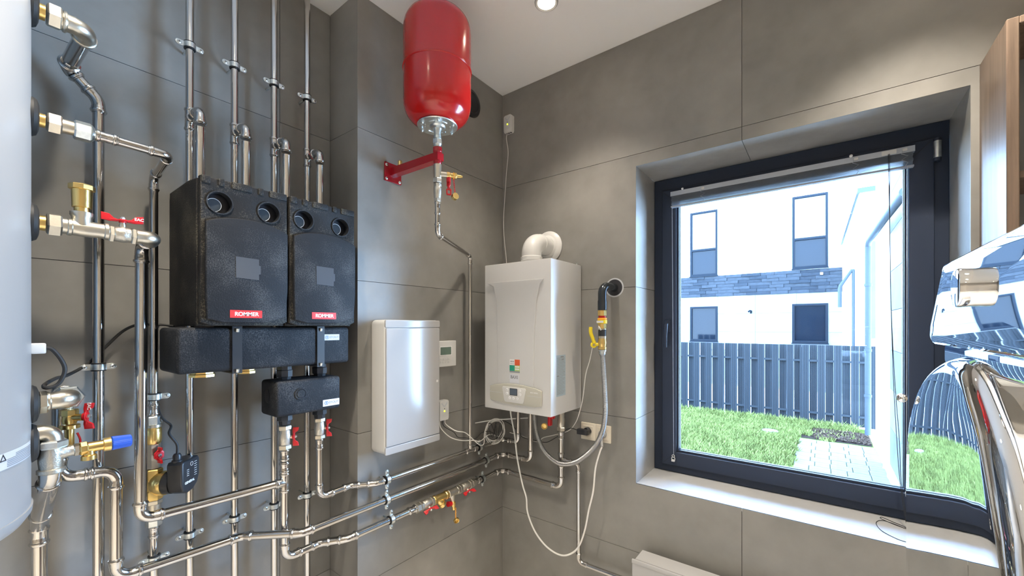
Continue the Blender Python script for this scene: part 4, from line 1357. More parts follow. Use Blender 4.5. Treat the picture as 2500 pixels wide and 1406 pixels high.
pipe_run(t, [(WL, -0.29, L3Z), (WL, -0.068, L3Z), (0.440, -0.068, L3Z - 0.006), (0.440, -0.068, 1.04)], 0.0140, br=0.034)
tee_part(t, (0.440, -0.068, 0.815), (0, 0, 1), (1, 0, 0), 0.0140, 0.040, 0.032, 0.0112)
coupling(t, (0.440, -0.068, 0.965), (0.440, -0.068, 0.92), 0.0140)
g = G()
g.hexnut((0.440, -0.068, 0.965), (0.440, -0.068, 0.985), 0.0225)
g.lathe((0.440, -0.068, 0.985), (0, 0, 1), [(0, 0.019), (0.010, 0.0205), (0.040, 0.0205), (0.045, 0.018), (0.1, 0.0165)], 20)
g.obj('boiler_valve', 'nickel', t)
t = thing('make_up_pipe', 'thin steel pipe branching off below the boiler and dropping to the skirting run', 'pipe', (0.53, -0.05, 0.82))
pipe_run(t, [(0.462, -0.068, 0.815), (0.531, -0.052, 0.812), (0.531, -0.050, 0.312), (0.845, -0.050, 0.316)], 0.0110, br=0.026)

# ---- drop pipe from the expansion vessel
EV = V((0.286, -0.775, 0))
t = thing('vessel_pipe', 'thin steel pipe from the red expansion vessel down the wall to the uppermost long pipe', 'pipe', (EV.x, EV.y, 1.98))
coupling(t, (EV.x, EV.y, 2.000), (EV.x, EV.y, 1.945), 0.0098)
pipe_run(t, [(EV.x, EV.y, 1.96), (EV.x, EV.y, 1.868), (WL, -0.334, 1.866), (WL, -0.334, 0.885)], 0.0098, br=0.022)

# ================================================================ expansion vessel and its bracket
t = thing('expansion_vessel', 'glossy red expansion vessel under the ceiling on its bracket', 'expansion vessel', (EV.x, EV.y, 2.283))
R_ = 0.133
zb, zt_, zs = 2.300, 2.752, 2.517
pr1 = [(0.0, 0.060), (0.004, 0.078), (0.018, 0.102), (0.040, 0.121), (0.066, 0.130), (0.09, R_), (zs - zb - 0.002, R_)]
pr2 = [(zs - zb + 0.002, R_), (zt_ - zb - 0.082, R_), (zt_ - zb - 0.055, 0.129), (zt_ - zb - 0.030, 0.115), (zt_ - zb - 0.012, 0.090), (zt_ - zb - 0.003, 0.055), (zt_ - zb, 0.0)]
def smooth_prof(p, n=5):
    q = spline([(a, b, 0) for a, b in p], n)
    return [(v.x, max(0.0005, v.y)) for v in q]
G().lathe((EV.x, EV.y, zb), (0, 0, 1), smooth_prof(pr1[:-1]) + [pr1[-1]], 64).obj('lower_shell', 'red', t, angle=60)
G().lathe((EV.x, EV.y, zb), (0, 0, 1), [pr2[0]] + smooth_prof(pr2[1:]), 64).obj('upper_shell', 'red', t, angle=60)
G().lathe((EV.x, EV.y, zs - 0.005), (0, 0, 1), [(0, R_), (0.002, R_ + 0.003), (0.007, R_ + 0.003), (0.009, R_)], 64).obj('seam_band', 'red', t, angle=60)
fl = G().lathe((EV.x, EV.y, 2.303), (0, 0, -1), [(0, 0.078), (0.003, 0.080), (0.006, 0.078), (0.007, 0.062), (0.005, 0.055), (0.006, 0.032), (0.012, 0.028), (0.015, 0.018), (0.028, 0.0135), (0.040, 0.0135)], 48).obj('flange', 'zinc', t)
for k in range(6):
    a = k * PI / 3 + 0.35
    c_ = V((EV.x + 0.068 * math.cos(a), EV.y + 0.068 * math.sin(a), 2.297))
    g = G().hexnut(c_, c_ - V((0, 0, 0.006)), 0.0075)
    g.cyl(c_, c_ - V((0, 0, 0.011)), 0.0035, 10)
    g.obj('flange_bolt', 'zinc', fl)
for k in range(6):
    a = k * PI / 3 + 0.35 + PI / 6
    g = G()
    pts = [V((EV.x + 0.050 * math.cos(a + q * 0.055), EV.y + 0.050 * math.sin(a + q * 0.055), 2.2972)) for q in range(-4, 5)]
    g.sweep(pts, 0.0026, 6)
    g.obj('flange_rib', 'zinc', fl)
g = G()
g.lathe((EV.x, EV.y, 2.262), (0, 0, -1), [(0, 0.0145), (0.004, 0.0160), (0.012, 0.0160), (0.013, 0.0140), (0.016, 0.0165)], 20)
g.hexnut((EV.x, EV.y, 2.247), (EV.x, EV.y, 2.226), 0.0195)
g.lathe((EV.x, EV.y, 2.226), (0, 0, -1), [(0, 0.017), (0.006, 0.0135), (0.012, 0.0135)], 16)
g.obj('union_nut', 'zinc', t)

t = thing('vessel_bracket', 'dark red wall bracket holding the red expansion vessel', 'bracket', (0.0, -0.778, 2.18))
g = G().shape([rrect(0.088, 0.082, 0.003, cx=-0.778, cy=2.174)], 0.005, (0.0, 0, 0), (0, 1, 0), (0, 0, 1), 0.001, N=(1, 0, 0))
g.obj('wall_plate', 'darkred', t)
d_ = V((1, 0.010, 0)).normalized()
za, zb_ = 2.186, 2.174
vs = []
for (x, zc, h_) in ((0.004, 2.178, 0.017), (0.305, 2.174, 0.015)):
    for (sy, sz) in ((-1, -1), (1, -1), (1, 1), (-1, 1)):
        vs.append((x, -0.776 + sy * 0.016, zc + sz * h_))
G().add(vs, [(0, 1, 2, 3), (7, 6, 5, 4), (0, 4, 5, 1), (1, 5, 6, 2), (2, 6, 7, 3), (3, 7, 4, 0)]).obj('arm', 'darkred', t, angle=20)
G().lathe((EV.x, EV.y, 2.214), (0, 0, -1), [(0, 0.017), (0.001, 0.018), (0.018, 0.018), (0.020, 0.0165), (0.060, 0.0165), (0.066, 0.015), (0.068, 0.014)], 24).obj('socket', 'darkred', t)
for (y, z) in ((-0.812, 2.203), (-0.744, 2.203), (-0.812, 2.143), (-0.744, 2.143)):
    sc_ = G().sphere((0.0055, y, z), 0.0068, 12, (0.6, 1, 1))
    o = sc_.obj('screw', 'zinc', t)
    G().obox((0.0097, y, z), (0, 1, 0.3), (0, -0.3, 1), (1, 0, 0), 0.0035, 0.0007, 0.0004).obj('screw_slot', 'print', o)
G().lathe((0.050, -0.776, 2.193), (0, 0, 1), [(0, 0.010), (0.012, 0.010), (0.014, 0.0095), (0.024, 0.0095), (0.027, 0.006)], 12).obj('plug', 'brass', t)

t = thing('vessel_valve', 'nickel tee and shut-off valve hanging under the red vessel bracket', 'valve', (EV.x, EV.y, 2.146))
g = G()
g.lathe((EV.x, EV.y, 2.148), (0, 0, -1), [(0, 0.0135), (0.003, 0.0165), (0.056, 0.0160), (0.058, 0.0145)], 24)
g.lathe((EV.x + 0.004, EV.y, 2.108), (0.55, 0.83, 0), [(0.008, 0.0115), (0.034, 0.0110)], 18)
g.obj('tee', 'nickel', t)
g = G()
g.hexnut((EV.x, EV.y, 2.091), (EV.x, EV.y, 2.072), 0.0190)
g.hexnut((EV.x, EV.y, 2.070), (EV.x, EV.y, 2.058), 0.0165, 8)
g.lathe((EV.x, EV.y, 2.060), (0, 0, -1), [(0, 0.0135), (0.006, 0.0160), (0.024, 0.0165), (0.034, 0.0150), (0.050, 0.0140), (0.052, 0.012)], 20)
g.hexnut((EV.x, EV.y, 2.012), (EV.x, EV.y, 1.998), 0.0150)
g.obj('body', 'cast', t)
bd = V((0.55, 0.83, 0)).normalized()
B0 = V((EV.x + 0.004, EV.y, 2.108)) + bd * 0.034
t = thing('drain_cock', 'small brass drain cock with red handle and chained cap beside the vessel valve', 'valve', B0)
g = G()
g.lathe(B0, bd, [(0, 0.0125), (0.012, 0.0125), (0.014, 0.0105), (0.026, 0.0105)], 16)
g.hexnut(B0 + bd * 0.030, B0 + bd * 0.040, 0.0130, 8)
g.lathe(B0, bd, [(0.040, 0.0065), (0.058, 0.0060), (0.059, 0.0045), (0.064, 0.0045)], 14)
g.obj('body', 'brass', t)
G().torus(B0 + bd * 0.027, bd, 0.0120, 0.0016, 24, 6).obj('sealing_ring', 'orange', t)
g = G()
g.cyl(B0 + bd * 0.008, B0 + bd * 0.008 - V((0, 0, 0.028)), 0.0085, 14)
o_ = B0 + bd * 0.008 - V((0, 0, 0.034))
g.rbox(o_ - V((0.009, 0.004, 0.010)), o_ + V((0.009, 0.004, 0.006)), 0.003)
g.lathe(o_ - V((0, 0, 0.010)), (0, 0, -1), [(0, 0.006), (0.006, 0.0045), (0.010, 0.006)], 12)
oo = o_ - V((0, 0, 0.034))
g.shape([rrect(0.020, 0.026, 0.005), rrect(0.011, 0.015, 0.003)], 0.006, oo, (bd.x, bd.y, 0), (0, 0, 1), 0.001)
g.obj('handle', 'redp', t)
g = G()
for k in range(10):
    g.torus(B0 + bd * (0.028 + 0.0006 * k) - V((0, 0, 0.012 + k * 0.0060)), (1, 0.2, 0) if k % 2 else (0, 1, 0), 0.0030, 0.0009, 10, 5)
g.obj('cap_chain', 'redp', t)
g = G()
c_ = B0 + bd * 0.034 - V((0, 0, 0.084))
g.hexnut(c_ - V((0.008, -0.002, 0)), c_ + V((0.008, -0.002, 0.003)), 0.0145, 8)
g.obj('hose_cap', 'brass', t)

# black flue cover on the left wall
t = thing('flue_cover', 'round black cap on the wall half hidden behind the red vessel', 'cover', (0, -0.278, 2.703))
G().lathe((0.0, -0.278, 2.703), (1, 0, 0), [(0, 0.075), (0.004, 0.075), (0.006, 0.071), (0.010, 0.070), (0.012, 0.066)], 40).obj('disc', 'black', t)
G().torus((0.012, -0.278, 2.703), (1, 0, 0), 0.055, 0.0025, 40, 8).obj('rim', 'black', t)

# ================================================================ electrical panel, thermostat, sensors
t = thing('electrical_panel', 'white electrical panel box with rounded corners on the left wall', 'panel', (0.05, -0.735, 0.97))
y0, y1, z0, z1 = -0.885, -0.587, 0.972, 1.528
G().shape([rrect(y1 - y0, z1 - z0, 0.020, cx=(y0 + y1) / 2, cy=(z0 + z1) / 2)], 0.092, (0.0, 0, 0), (0, 1, 0), (0, 0, 1), 0.006, N=(1, 0, 0)).obj('housing', 'white', t)
d = G().shape([rrect(y1 - y0 - 0.008, z1 - z0 - 0.070, 0.004, cx=(y0 + y1) / 2, cy=(z0 + z1) / 2)], 0.010, (0.089, 0, 0), (0, 1, 0), (0, 0, 1), 0.003, N=(1, 0, 0)).obj('door', 'gloss', t)
G().shape([rrect(y1 - y0 - 0.001, 0.032, 0.006, cx=(y0 + y1) / 2, cy=z1 - 0.017)], 0.009, (0.089, 0, 0), (0, 1, 0), (0, 0, 1), 0.003, N=(1, 0, 0)).obj('top_trim', 'gloss', t)
G().shape([rrect(y1 - y0 - 0.001, 0.032, 0.006, cx=(y0 + y1) / 2, cy=z0 + 0.017)], 0.009, (0.089, 0, 0), (0, 1, 0), (0, 0, 1), 0.003, N=(1, 0, 0)).obj('bottom_trim', 'gloss', t)
G().lathe((0.0985, -0.606, 1.250), (1, 0, 0), [(0, 0.006), (0.001, 0.006)], 16).obj('latch', 'white', d)

t = thing('thermostat', 'white room controller with green display right of the electrical panel', 'thermostat', (0.01, -0.46, 1.365))
G().shape([rrect(0.120, 0.128, 0.003, cx=-0.464, cy=1.365)], 0.020, (0.0, 0, 0), (0, 1, 0), (0, 0, 1), 0.003, N=(1, 0, 0)).obj('housing', 'white', t)
G().shape([rrect(0.080, 0.046, 0.002, cx=-0.476, cy=1.379)], 0.001, (0.020, 0, 0), (0, 1, 0), (0, 0, 1), N=(1, 0, 0)).obj('bezel', 'wprint', t)
G().shape([rrect(0.072, 0.038, 0.001, cx=-0.477, cy=1.379)], 0.001, (0.0205, 0, 0), (0, 1, 0), (0, 0, 1), N=(1, 0, 0)).obj('display', 'lcd', t)
for i in range(4):
    for j in range(2):
        y_, z_ = -0.508 + i * 0.0165, 1.338 - j * 0.014
        b_ = G().shape([rrect(0.013, 0.010, 0.002, cx=y_, cy=z_)], 0.0015, (0.020, 0, 0), (0, 1, 0), (0, 0, 1), 0.0004, N=(1, 0, 0)).obj('button', 'white', t)
        G().text(['+', '>', 'P', '-', 'v', '^', 'o', 'x'][i * 2 + j], 0.007, (0.0216, y_, z_), (0, 1, 0), (0, 0, 1), 0.0002).obj('button_mark', 'grey', b_)
g = G()
for k in range(4):
    g.box((0.0201, -0.437, 1.341 - k * 0.0055), (0.0203, -0.424, 1.3418 - k * 0.0055))
g.obj('print_marks', 'lgrey', t)

def gas_sensor(label, o, U, N_, w_=0.062, h_=0.098, d_=0.030):
    """small white detector: o = centre on wall, U = horizontal axis, N_ = outwards"""
    o, U, N_ = V(o), V(U), V(N_)
    t = thing('gas_detector', label, 'detector', o, 'white gas detectors')
    Z = V((0, 0, 1))
    G().shape([[(-w_ / 2, -h_ / 2 + 0.010), (-w_ / 2 + 0.004, -h_ / 2), (w_ / 2 - 0.004, -h_ / 2), (w_ / 2, -h_ / 2 + 0.010), (w_ / 2, h_ / 2 - 0.006), (w_ / 2 - 0.008, h_ / 2), (-w_ / 2 + 0.008, h_ / 2), (-w_ / 2, h_ / 2 - 0.006)]],
              d_, o, U, Z, 0.002, N=N_).obj('housing', 'white', t)
    f = o + N_ * (d_ + 0.0002)
    G().lathe(f - Z * 0.004, N_, [(0, 0.0040), (0.001, 0.0040), (0.0025, 0.002)], 14).obj('indicator_lamp', 'led', t)
    G().lathe(f + Z * 0.008, N_, [(0, 0.0026), (0.0005, 0.0026)], 14).obj('sensor_hole', 'print', t)
    g = G()
    for k in range(5):
        g.obox(f + U * (w_ * 0.24) + Z * (0.008 - k * 0.0060), U, Z, N_, w_ * 0.11, 0.0007, 0.0002)
    for k in range(3):
        g.obox(f - Z * (h_ * 0.20 + k * 0.0055), U, Z, N_, w_ * (0.40 if k < 2 else 0.25), 0.0004, 0.0002)
    for sg in (-1, 1):
        g.obox(f + U * (w_ * 0.16 * sg) + Z * 0.027, U + Z * (1.1 * sg), Z - U * (1.1 * sg), N_, 0.013, 0.0030, 0.0002)
    g.obj('print_marks', 'lgrey', t)
    g = G()
    for k in (-1, 0, 1):
        g.obox(o + N_ * (d_ * 0.5) - Z * (h_ / 2 + 0.0002) + U * (k * w_ * 0.27), U, N_, Z, 0.0055, 0.005, 0.0006)
    g.obj('cable_slots', 'print', t)
    return t
gas_sensor('white gas detector low on the wall beside the electrical panel', (0.0, -0.495, 1.088), (0, 1, 0), (1, 0, 0), 0.060, 0.098, 0.030)
gas_sensor('white gas detector high in the room corner with a hanging cable', (0.060, 0.0, 2.672), (1, 0, 0), (0, -1, 0), 0.055, 0.100, 0.030)

# ================================================================ boiler
BX0, BX1, BY, BZ0, BZ1 = 0.122, 0.522, -0.300, 1.084, 1.814
t = thing('gas_boiler', 'white wall-hung gas boiler beside the window', 'boiler', (0.322, -0.15, BZ0))
g = G()
Wb = BX1 - BX0
# casing with a shallow tapered front field
g.rbox((BX0, BY, BZ0), (BX1, -0.004, BZ1), 0.004, 2)
g.obj('casing', 'enamel', t)
def fl_(pts, dep, name, m, par, y=BY, bev=0.002):
    return G().shape([pts], dep, (0, y, 0), (1, 0, 0), (0, 0, 1), bev, N=(0, -1, 0)).obj(name, m, par)
fl_([(0.214, 1.214), (0.430, 1.214), (0.432, 1.45), (0.445, 1.62), (0.466, 1.700), (0.486, 1.722), (0.145, 1.722), (0.186, 1.700), (0.204, 1.62), (0.208, 1.45)], 0.006, 'front_field', 'enamel', t, bev=0.0028)
# brand sticker: coloured fields
s_ = fl_([(0.289, 1.276), (0.351, 1.276), (0.351, 1.336), (0.347, 1.340), (0.289, 1.340)], 0.0006, 'info_sticker', 'wprint', t, BY - 0.006, 0)
def fld(x0, x1, z0_, z1_, m, nm='print_field', par=s_, dep=0.0004):
    return G().box((x0, BY - 0.0066, z0_), (x1, BY - 0.0066 - dep, z1_)).obj(nm, m, par, weld=False)
fld(0.320, 0.351, 1.3115, 1.3398, 'orangep')
fld(0.289, 0.320, 1.284, 1.3115, 'green')
fld(0.320, 0.351, 1.284, 1.3115, 'lime')
fld(0.289, 0.351, 1.276, 1.284, 'grey')
g = G()
for k in range(2):
    g.box((0.322, BY - 0.0071, 1.290 + k * 0.0115), (0.348, BY - 0.0072, 1.297 + k * 0.0115))
g.obj('print_field', 'wprint', s_, weld=False)
g = G()
for k in range(4):
    g.box((0.294 + k * 0.006, BY - 0.0067, 1.326), (0.298 + k * 0.006, BY - 0.0069, 1.333))
    g.box((0.294 + k * 0.006, BY - 0.0067, 1.317), (0.298 + k * 0.006, BY - 0.0069, 1.320))
g.obj('print_field', 'grey', s_, weld=False)
s2 = fl_([(0.290, 1.226), (0.345, 1.226), (0.347, 1.268), (0.289, 1.268)], 0.0006, 'brand_plate', 'label', t, BY - 0.006, 0)
G().text('BAXI', 0.0215, (0.3175, BY - 0.0067, 1.2535), (1, 0, 0), (0, 0, 1), 0.001, 0.0006, wide=0.95).obj('lettering', 'grey', s2)
# control panel
cp = fl_([(0.165, 1.150), (0.168, 1.132), (0.200, 1.126), (0.320, 1.119), (0.440, 1.122), (0.474, 1.130), (0.477, 1.150), (0.477, 1.200), (0.440, 1.211), (0.380, 1.2185), (0.320, 1.221), (0.260, 1.2185), (0.200, 1.211), (0.165, 1.200)], 0.010, 'control_panel', 'beige', t, BY - 0.001, 0.003)
c2 = fl_([(0.262, 1.138), (0.268, 1.131), (0.372, 1.131), (0.378, 1.138), (0.391, 1.198), (0.386, 1.206), (0.254, 1.206), (0.249, 1.198)], 0.005, 'keypad_frame', 'white', cp, BY - 0.011, 0.0015)
fl_([(0.268, 1.143), (0.273, 1.138), (0.367, 1.138), (0.372, 1.143), (0.383, 1.195), (0.379, 1.201), (0.261, 1.201), (0.257, 1.195)], 0.0012, 'keypad', 'white', cp, BY - 0.0157, 0.0004)
fl_(rrect(0.046, 0.034, 0.002, cx=0.3205, cy=1.1835), 0.001, 'display_frame', 'print', cp, BY - 0.0167, 0)
fl_(rrect(0.040, 0.028, 0.001, cx=0.3205, cy=1.1835), 0.001, 'display', 'lcd2', cp, BY - 0.0172, 0)
for (x, z) in ((0.281, 1.192), (0.281, 1.174), (0.359, 1.192), (0.360, 1.174), (0.297, 1.153), (0.3205, 1.153), (0.344, 1.153)):
    b_ = G().lathe((x, BY - 0.0165, z), (0, -1, 0), [(0, 0.0068), (0.0012, 0.0068), (0.002, 0.0058)], 16).obj('button', 'wprint', cp)
    G().obox((x, BY - 0.0187, z), (1, 0, 0.6), (-0.6, 0, 1), (0, 1, 0), 0.0028, 0.0009, 0.0002).obj('button_mark', 'grey', b_)
G().text('eco nova', 0.0115, (0.436, BY - 0.0112, 1.190), (1, 0, 0), (0, 0, 1), 0.0004, 0.0001).obj('lettering', 'wprint', cp)
G().box((0.398, BY - 0.0112, 1.1715), (0.476, BY - 0.0116, 1.1728)).obj('panel_groove', 'lgrey', cp, weld=False)
G().box((0.167, BY - 0.0112, 1.1715), (0.243, BY - 0.0116, 1.1728)).obj('panel_groove', 'lgrey', cp, weld=False)
# side data label
sl_ = G().box((BX1, -0.2535, 1.171), (BX1 + 0.0006, -0.168, 1.365)).obj('data_label', 'bluelabel', t, weld=False)
g = G()
for k in range(44):
    z_ = 1.352 - k * 0.0040
    e_ = -0.176 - (0.016 if k % 5 == 3 else 0.0) - 0.004 * math.sin(k * 1.7)
    g.box((BX1 + 0.0006, -0.249, z_), (BX1 + 0.0008, e_, z_ + 0.0011))
for (a, b, z_) in ((-0.215, -0.186, 1.354), (-0.205, -0.184, 1.341), (-0.249, -0.230, 1.264), (-0.185, -0.179, 1.280)):
    g.box((BX1 + 0.0007, a, z_), (BX1 + 0.0010, b, z_ + 0.005))
g.obj('print_marks', 'grey', sl_, weld=False)
for (x, y_) in ((0.20, -0.03), (0.505, -0.02), (0.46, -0.10)):
    G().cyl((x, y_, BZ1), (x, y_, BZ1 + 0.010), 0.0035, 10).obj('casing_screw', 'zinc', t)
g = G()
for (x, y_, r) in ((0.163, -0.065, 0.013), (0.247, -0.065, 0.015), (0.294, -0.100, 0.014)):
    g.hexnut((x, y_, BZ0 + 0.002), (x, y_, BZ0 - 0.020), r * 1.35)
g.obj('connection', 'nickel', t)
G().rbox((0.135, -0.100, 1.062), (0.153, -0.080, 1.085), 0.003).obj('service_tap', 'redp', t)
G().rbox((0.400, -0.120, 1.060), (0.432, -0.085, 1.085), 0.004).obj('service_tap', 'redp', t)

t = thing('filling_cock', 'brass drain cap and red tap hanging under the right side of the boiler', 'valve', (0.40, -0.13, 1.05))
g = G()
g.cyl((0.40, -0.13, 1.086), (0.40, -0.13, 1.055), 0.008, 12)
g.cyl((0.405, -0.14, 1.045), (0.425, -0.10, 1.052), 0.008, 12)
g.obj('body', 'brass', t)
g = G()
g.rbox((0.408, -0.150, 1.000), (0.424, -0.125, 1.052), 0.004)
g.rbox((0.425, -0.145, 1.035), (0.436, -0.120, 1.080), 0.003)
g.obj('handle', 'redp', t)
G().lathe((0.392, -0.15, 0.998), (0.3, -0.95, 0.0), [(0, 0.0155), (0.002, 0.0165), (0.010, 0.0165), (0.012, 0.0145), (0.009, 0.0115), (0.004, 0.0115)], 20).obj('drain_cap', 'brass', t)

# flue
t = thing('flue_pipe', 'white flue elbow from the boiler top into the wall', 'flue', (0.318, -0.17, BZ1))
FXc, FYc, FZc = 0.322, -0.165, 1.932
arc, tl = bend((FXc, FYc, BZ1), (FXc, FYc, FZc), (FXc, 0, FZc), 0.062, 16)
pts = [V((FXc, FYc, BZ1 + 0.040))] + arc + [V((FXc, FYc + 0.075, FZc))]
G().sweep(pts, 0.0505, 40).obj('elbow', 'enamel', t, angle=50)
G().lathe((FXc, FYc, BZ1), (0, 0, 1), [(0, 0.052), (0.020, 0.052), (0.024, 0.055), (0.040, 0.055), (0.044, 0.0505)], 40).obj('socket', 'enamel', t)
G().lathe((FXc, FYc + 0.066, FZc), (0, 1, 0), [(0, 0.0505), (0.002, 0.054), (0.010, 0.054), (0.012, 0.0505), (0.10, 0.0505)], 40).obj('wall_tube', 'enamel', t)
G().lathe((FXc, -0.001, FZc), (0, -1, 0), [(0, 0.085), (0.004, 0.085), (0.012, 0.078), (0.018, 0.060), (0.024, 0.056), (0.030, 0.052)], 48).obj('wall_rosette', 'enamel', t)
G().cyl((0.372, -0.11, BZ1), (0.372, -0.11, BZ1 + 0.016), 0.010, 16).obj('test_port', 'enamel', t)

# ================================================================ gas line
GX, GY = 0.681, -0.098
t = thing('gas_pipe', 'dark painted gas pipe elbow coming out of a hole in the wall', 'gas pipe', (GX, GY, 1.687))
HXc, HZc = 0.700, 1.690
G().lathe((HXc, 0.0, HZc), (0, -1, 0), [(0, 0.047), (0.0008, 0.047), (0.0012, 0.040)], 40).obj('plaster_ring', 'lgrey', t)
G().lathe((HXc, -0.001, HZc), (0, -1, 0), [(0, 0.040), (0.001, 0.040)], 40).obj('hole_sleeve', 'print', t)
arc, tl = bend((HXc, 0, HZc), (GX, GY, HZc + 0.001), (GX, GY, 1.55), 0.036, 12)
pts = [V((HXc, -0.001, HZc))] + arc + [V((GX, GY, 1.622)), V((GX, GY, 1.6215)), V((GX, GY, 1.578))]
G().sweep(pts, [0.020] * (len(pts) - 2) + [0.0215, 0.0215], 24).obj('elbow', 'blackpipe', t, angle=50)
t = thing('gas_valve', 'brass gas valve with yellow lever handle above the corrugated hose', 'valve', (GX, GY, 1.48))
zz = lambda py: 1.5 - (py - 797) / 1000 * 1.93
def ring(z0_, z1_, r, m, nm, sides=24):
    return G().lathe((GX, GY, z0_), (0, 0, -1), [(0, r * 0.94), (0.001, r), (z0_ - z1_ - 0.001, r), (z0_ - z1_, r * 0.94)], sides).obj(nm, m, t)
ring(zz(757), zz(771), 0.0215, 'brass', 'union_nut', 8)
ring(zz(771), zz(776), 0.0180, 'redp', 'seal')
ring(zz(776), zz(781), 0.0225, 'orange', 'warning_band')
bn = ring(zz(781), zz(790), 0.0230, 'yellow', 'filter_cap')
G().box((GX - 0.018, GY - 0.0236, zz(788)), (GX + 0.016, GY - 0.0228, zz(783))).obj('print_field', 'label', bn, weld=False)
ring(zz(790), zz(802), 0.0200, 'brass', 'insert', 8)
ring(zz(802), zz(805), 0.0185, 'nickel', 'washer')
ring(zz(805), zz(820), 0.0190, 'black', 'dielectric_insert')
ring(zz(820), zz(826), 0.0185, 'nickel', 'washer')
G().lathe((GX, GY, zz(826)), (0, 0, -1), [(0, 0.017), (0.010, 0.019), (0.020, 0.0205), (0.032, 0.019), (0.040, 0.017), (0.041, 0.020), (0.052, 0.020), (0.053, 0.018)], 16).obj('body', 'brass', t)
g = G()
hx = GX - 0.032
g.lathe((hx - 0.006, GY - 0.014, zz(842)), (0.55, -0.8, 0), [(-0.010, 0.014), (0.002, 0.0155), (0.006, 0.0150), (0.008, 0.012)], 20)
lv = spline([(hx - 0.002, GY - 0.016, zz(838)), (hx - 0.008, GY - 0.020, zz(826)), (hx - 0.016, GY - 0.024, zz(812)), (hx - 0.016, GY - 0.024, zz(798))], 5)
g.sweep(lv, [0.010, 0.0095, 0.009, 0.0085, 0.0082] + [0.0088] * (len(lv) - 6) + [0.0078], 12)
g.cyl((GX - 0.012, GY - 0.006, zz(841)), (hx, GY - 0.012, zz(841)), 0.008, 12)
g.obj('lever', 'yellow', t)
G().hexnut((hx - 0.0015, GY - 0.0205, zz(842)), (hx + 0.0015, GY - 0.0250, zz(842)), 0.0055).obj('lever_nut', 'nickel', t)
G().sweep(spline([(GX - 0.010, GY - 0.020, zz(800)), (GX + 0.002, GY - 0.026, zz(803)), (GX - 0.006, GY - 0.025, zz(797)), (GX + 0.004, GY - 0.023, zz(806))], 4), 0.003, 6).obj('seal_wire', 'white', t)
# corrugated hose
t = thing('gas_hose', 'corrugated steel gas hose looping from the yellow-handled valve to the boiler', 'hose', (GX, GY, 1.375))
G().lathe((GX, GY, 1.390), (0, 0, -1), [(0, 0.0195), (0.006, 0.0195), (0.008, 0.0165), (0.022, 0.0155), (0.024, 0.013)], 12).obj('hose_nut', 'zinc', t)
hp = spline([(GX, GY, 1.374), (0.687, -0.1, 1.301), (0.694, -0.1, 1.186), (0.696, -0.1, 1.09), (0.681, -0.1, 1.001), (0.639, -0.1, 0.922), (0.562, -0.102, 0.846), (0.494, -0.104, 0.814), (0.434, -0.106, 0.813), (0.36, -0.106, 0.855), (0.314, -0.102, 0.933), (0.296, -0.1, 1.015), (0.294, -0.1, 1.066)], 16)
# resample evenly and modulate the radius
def resample(p, step):
    out_, acc = [p[0]], 0.0
    for a, b in zip(p, p[1:]):
        L_ = (b - a).length
        if L_ < 1e-9:
            continue
        d = step - acc
        while d <= L_:
            out_.append(a.lerp(b, d / L_))
            d += step
        acc = L_ - (d - step)
    return out_
hp = resample(hp, 0.0014)
G().sweep(hp, [[0.0092, 0.0122, 0.0122][i % 3] for i in range(len(hp))], 14).obj('corrugated_tube', 'hose', t, angle=80, weld=False)

# ================================================================ sockets, plugs, cables
t = thing('power_socket', 'double cream wall socket beside the looping gas hose', 'socket', (0.603, 0, 0.968))
for xc in (0.5625, 0.6435):
    f_ = G().shape([rrect(0.0805, 0.086, 0.003, cx=xc, cy=0.968)], 0.009, (0, 0, 0), (1, 0, 0), (0, 0, 1), 0.002, N=(0, -1, 0)).obj('socket_frame', 'cream', t)
    G().shape([rrect(0.056, 0.058, 0.003, cx=xc, cy=0.968), circ(xc, 0.968, 0.020, 28)], 0.003, (0, -0.009, 0), (1, 0, 0), (0, 0, 1), 0.001, N=(0, -1, 0)).obj('socket_insert', 'cream', f_)
    G().lathe((xc, -0.0085, 0.968), (0, -1, 0), [(0, 0.0198), (0.0006, 0.0198)], 24).obj('socket_well', 'beige', f_)
t = thing('power_adapter', 'small black plug-in adapter in the left half of the cream socket', 'adapter', (0.556, -0.03, 0.972))
G().rbox((0.522, -0.056, 0.958), (0.580, -0.028, 0.984), 0.002).obj('housing', 'black', t)
G().lathe((0.5625, -0.011, 0.972), (0, -1, 0), [(0, 0.0185), (0.016, 0.0185), (0.018, 0.016)], 24).obj('plug_disc', 'black', t)
t = thing('power_plug', 'white round plug in the right half of the cream socket', 'plug', (0.6435, -0.02, 0.968))
G().lathe((0.6435, -0.0125, 0.968), (0, -1, 0), [(0, 0.0190), (0.012, 0.0190), (0.018, 0.0165), (0.024, 0.010)], 24).obj('plug_body', 'gloss', t)
G().cyl((0.6435, -0.030, 0.962), (0.655, -0.045, 0.915), 0.0065, 12).obj('strain_relief', 'gloss', t)

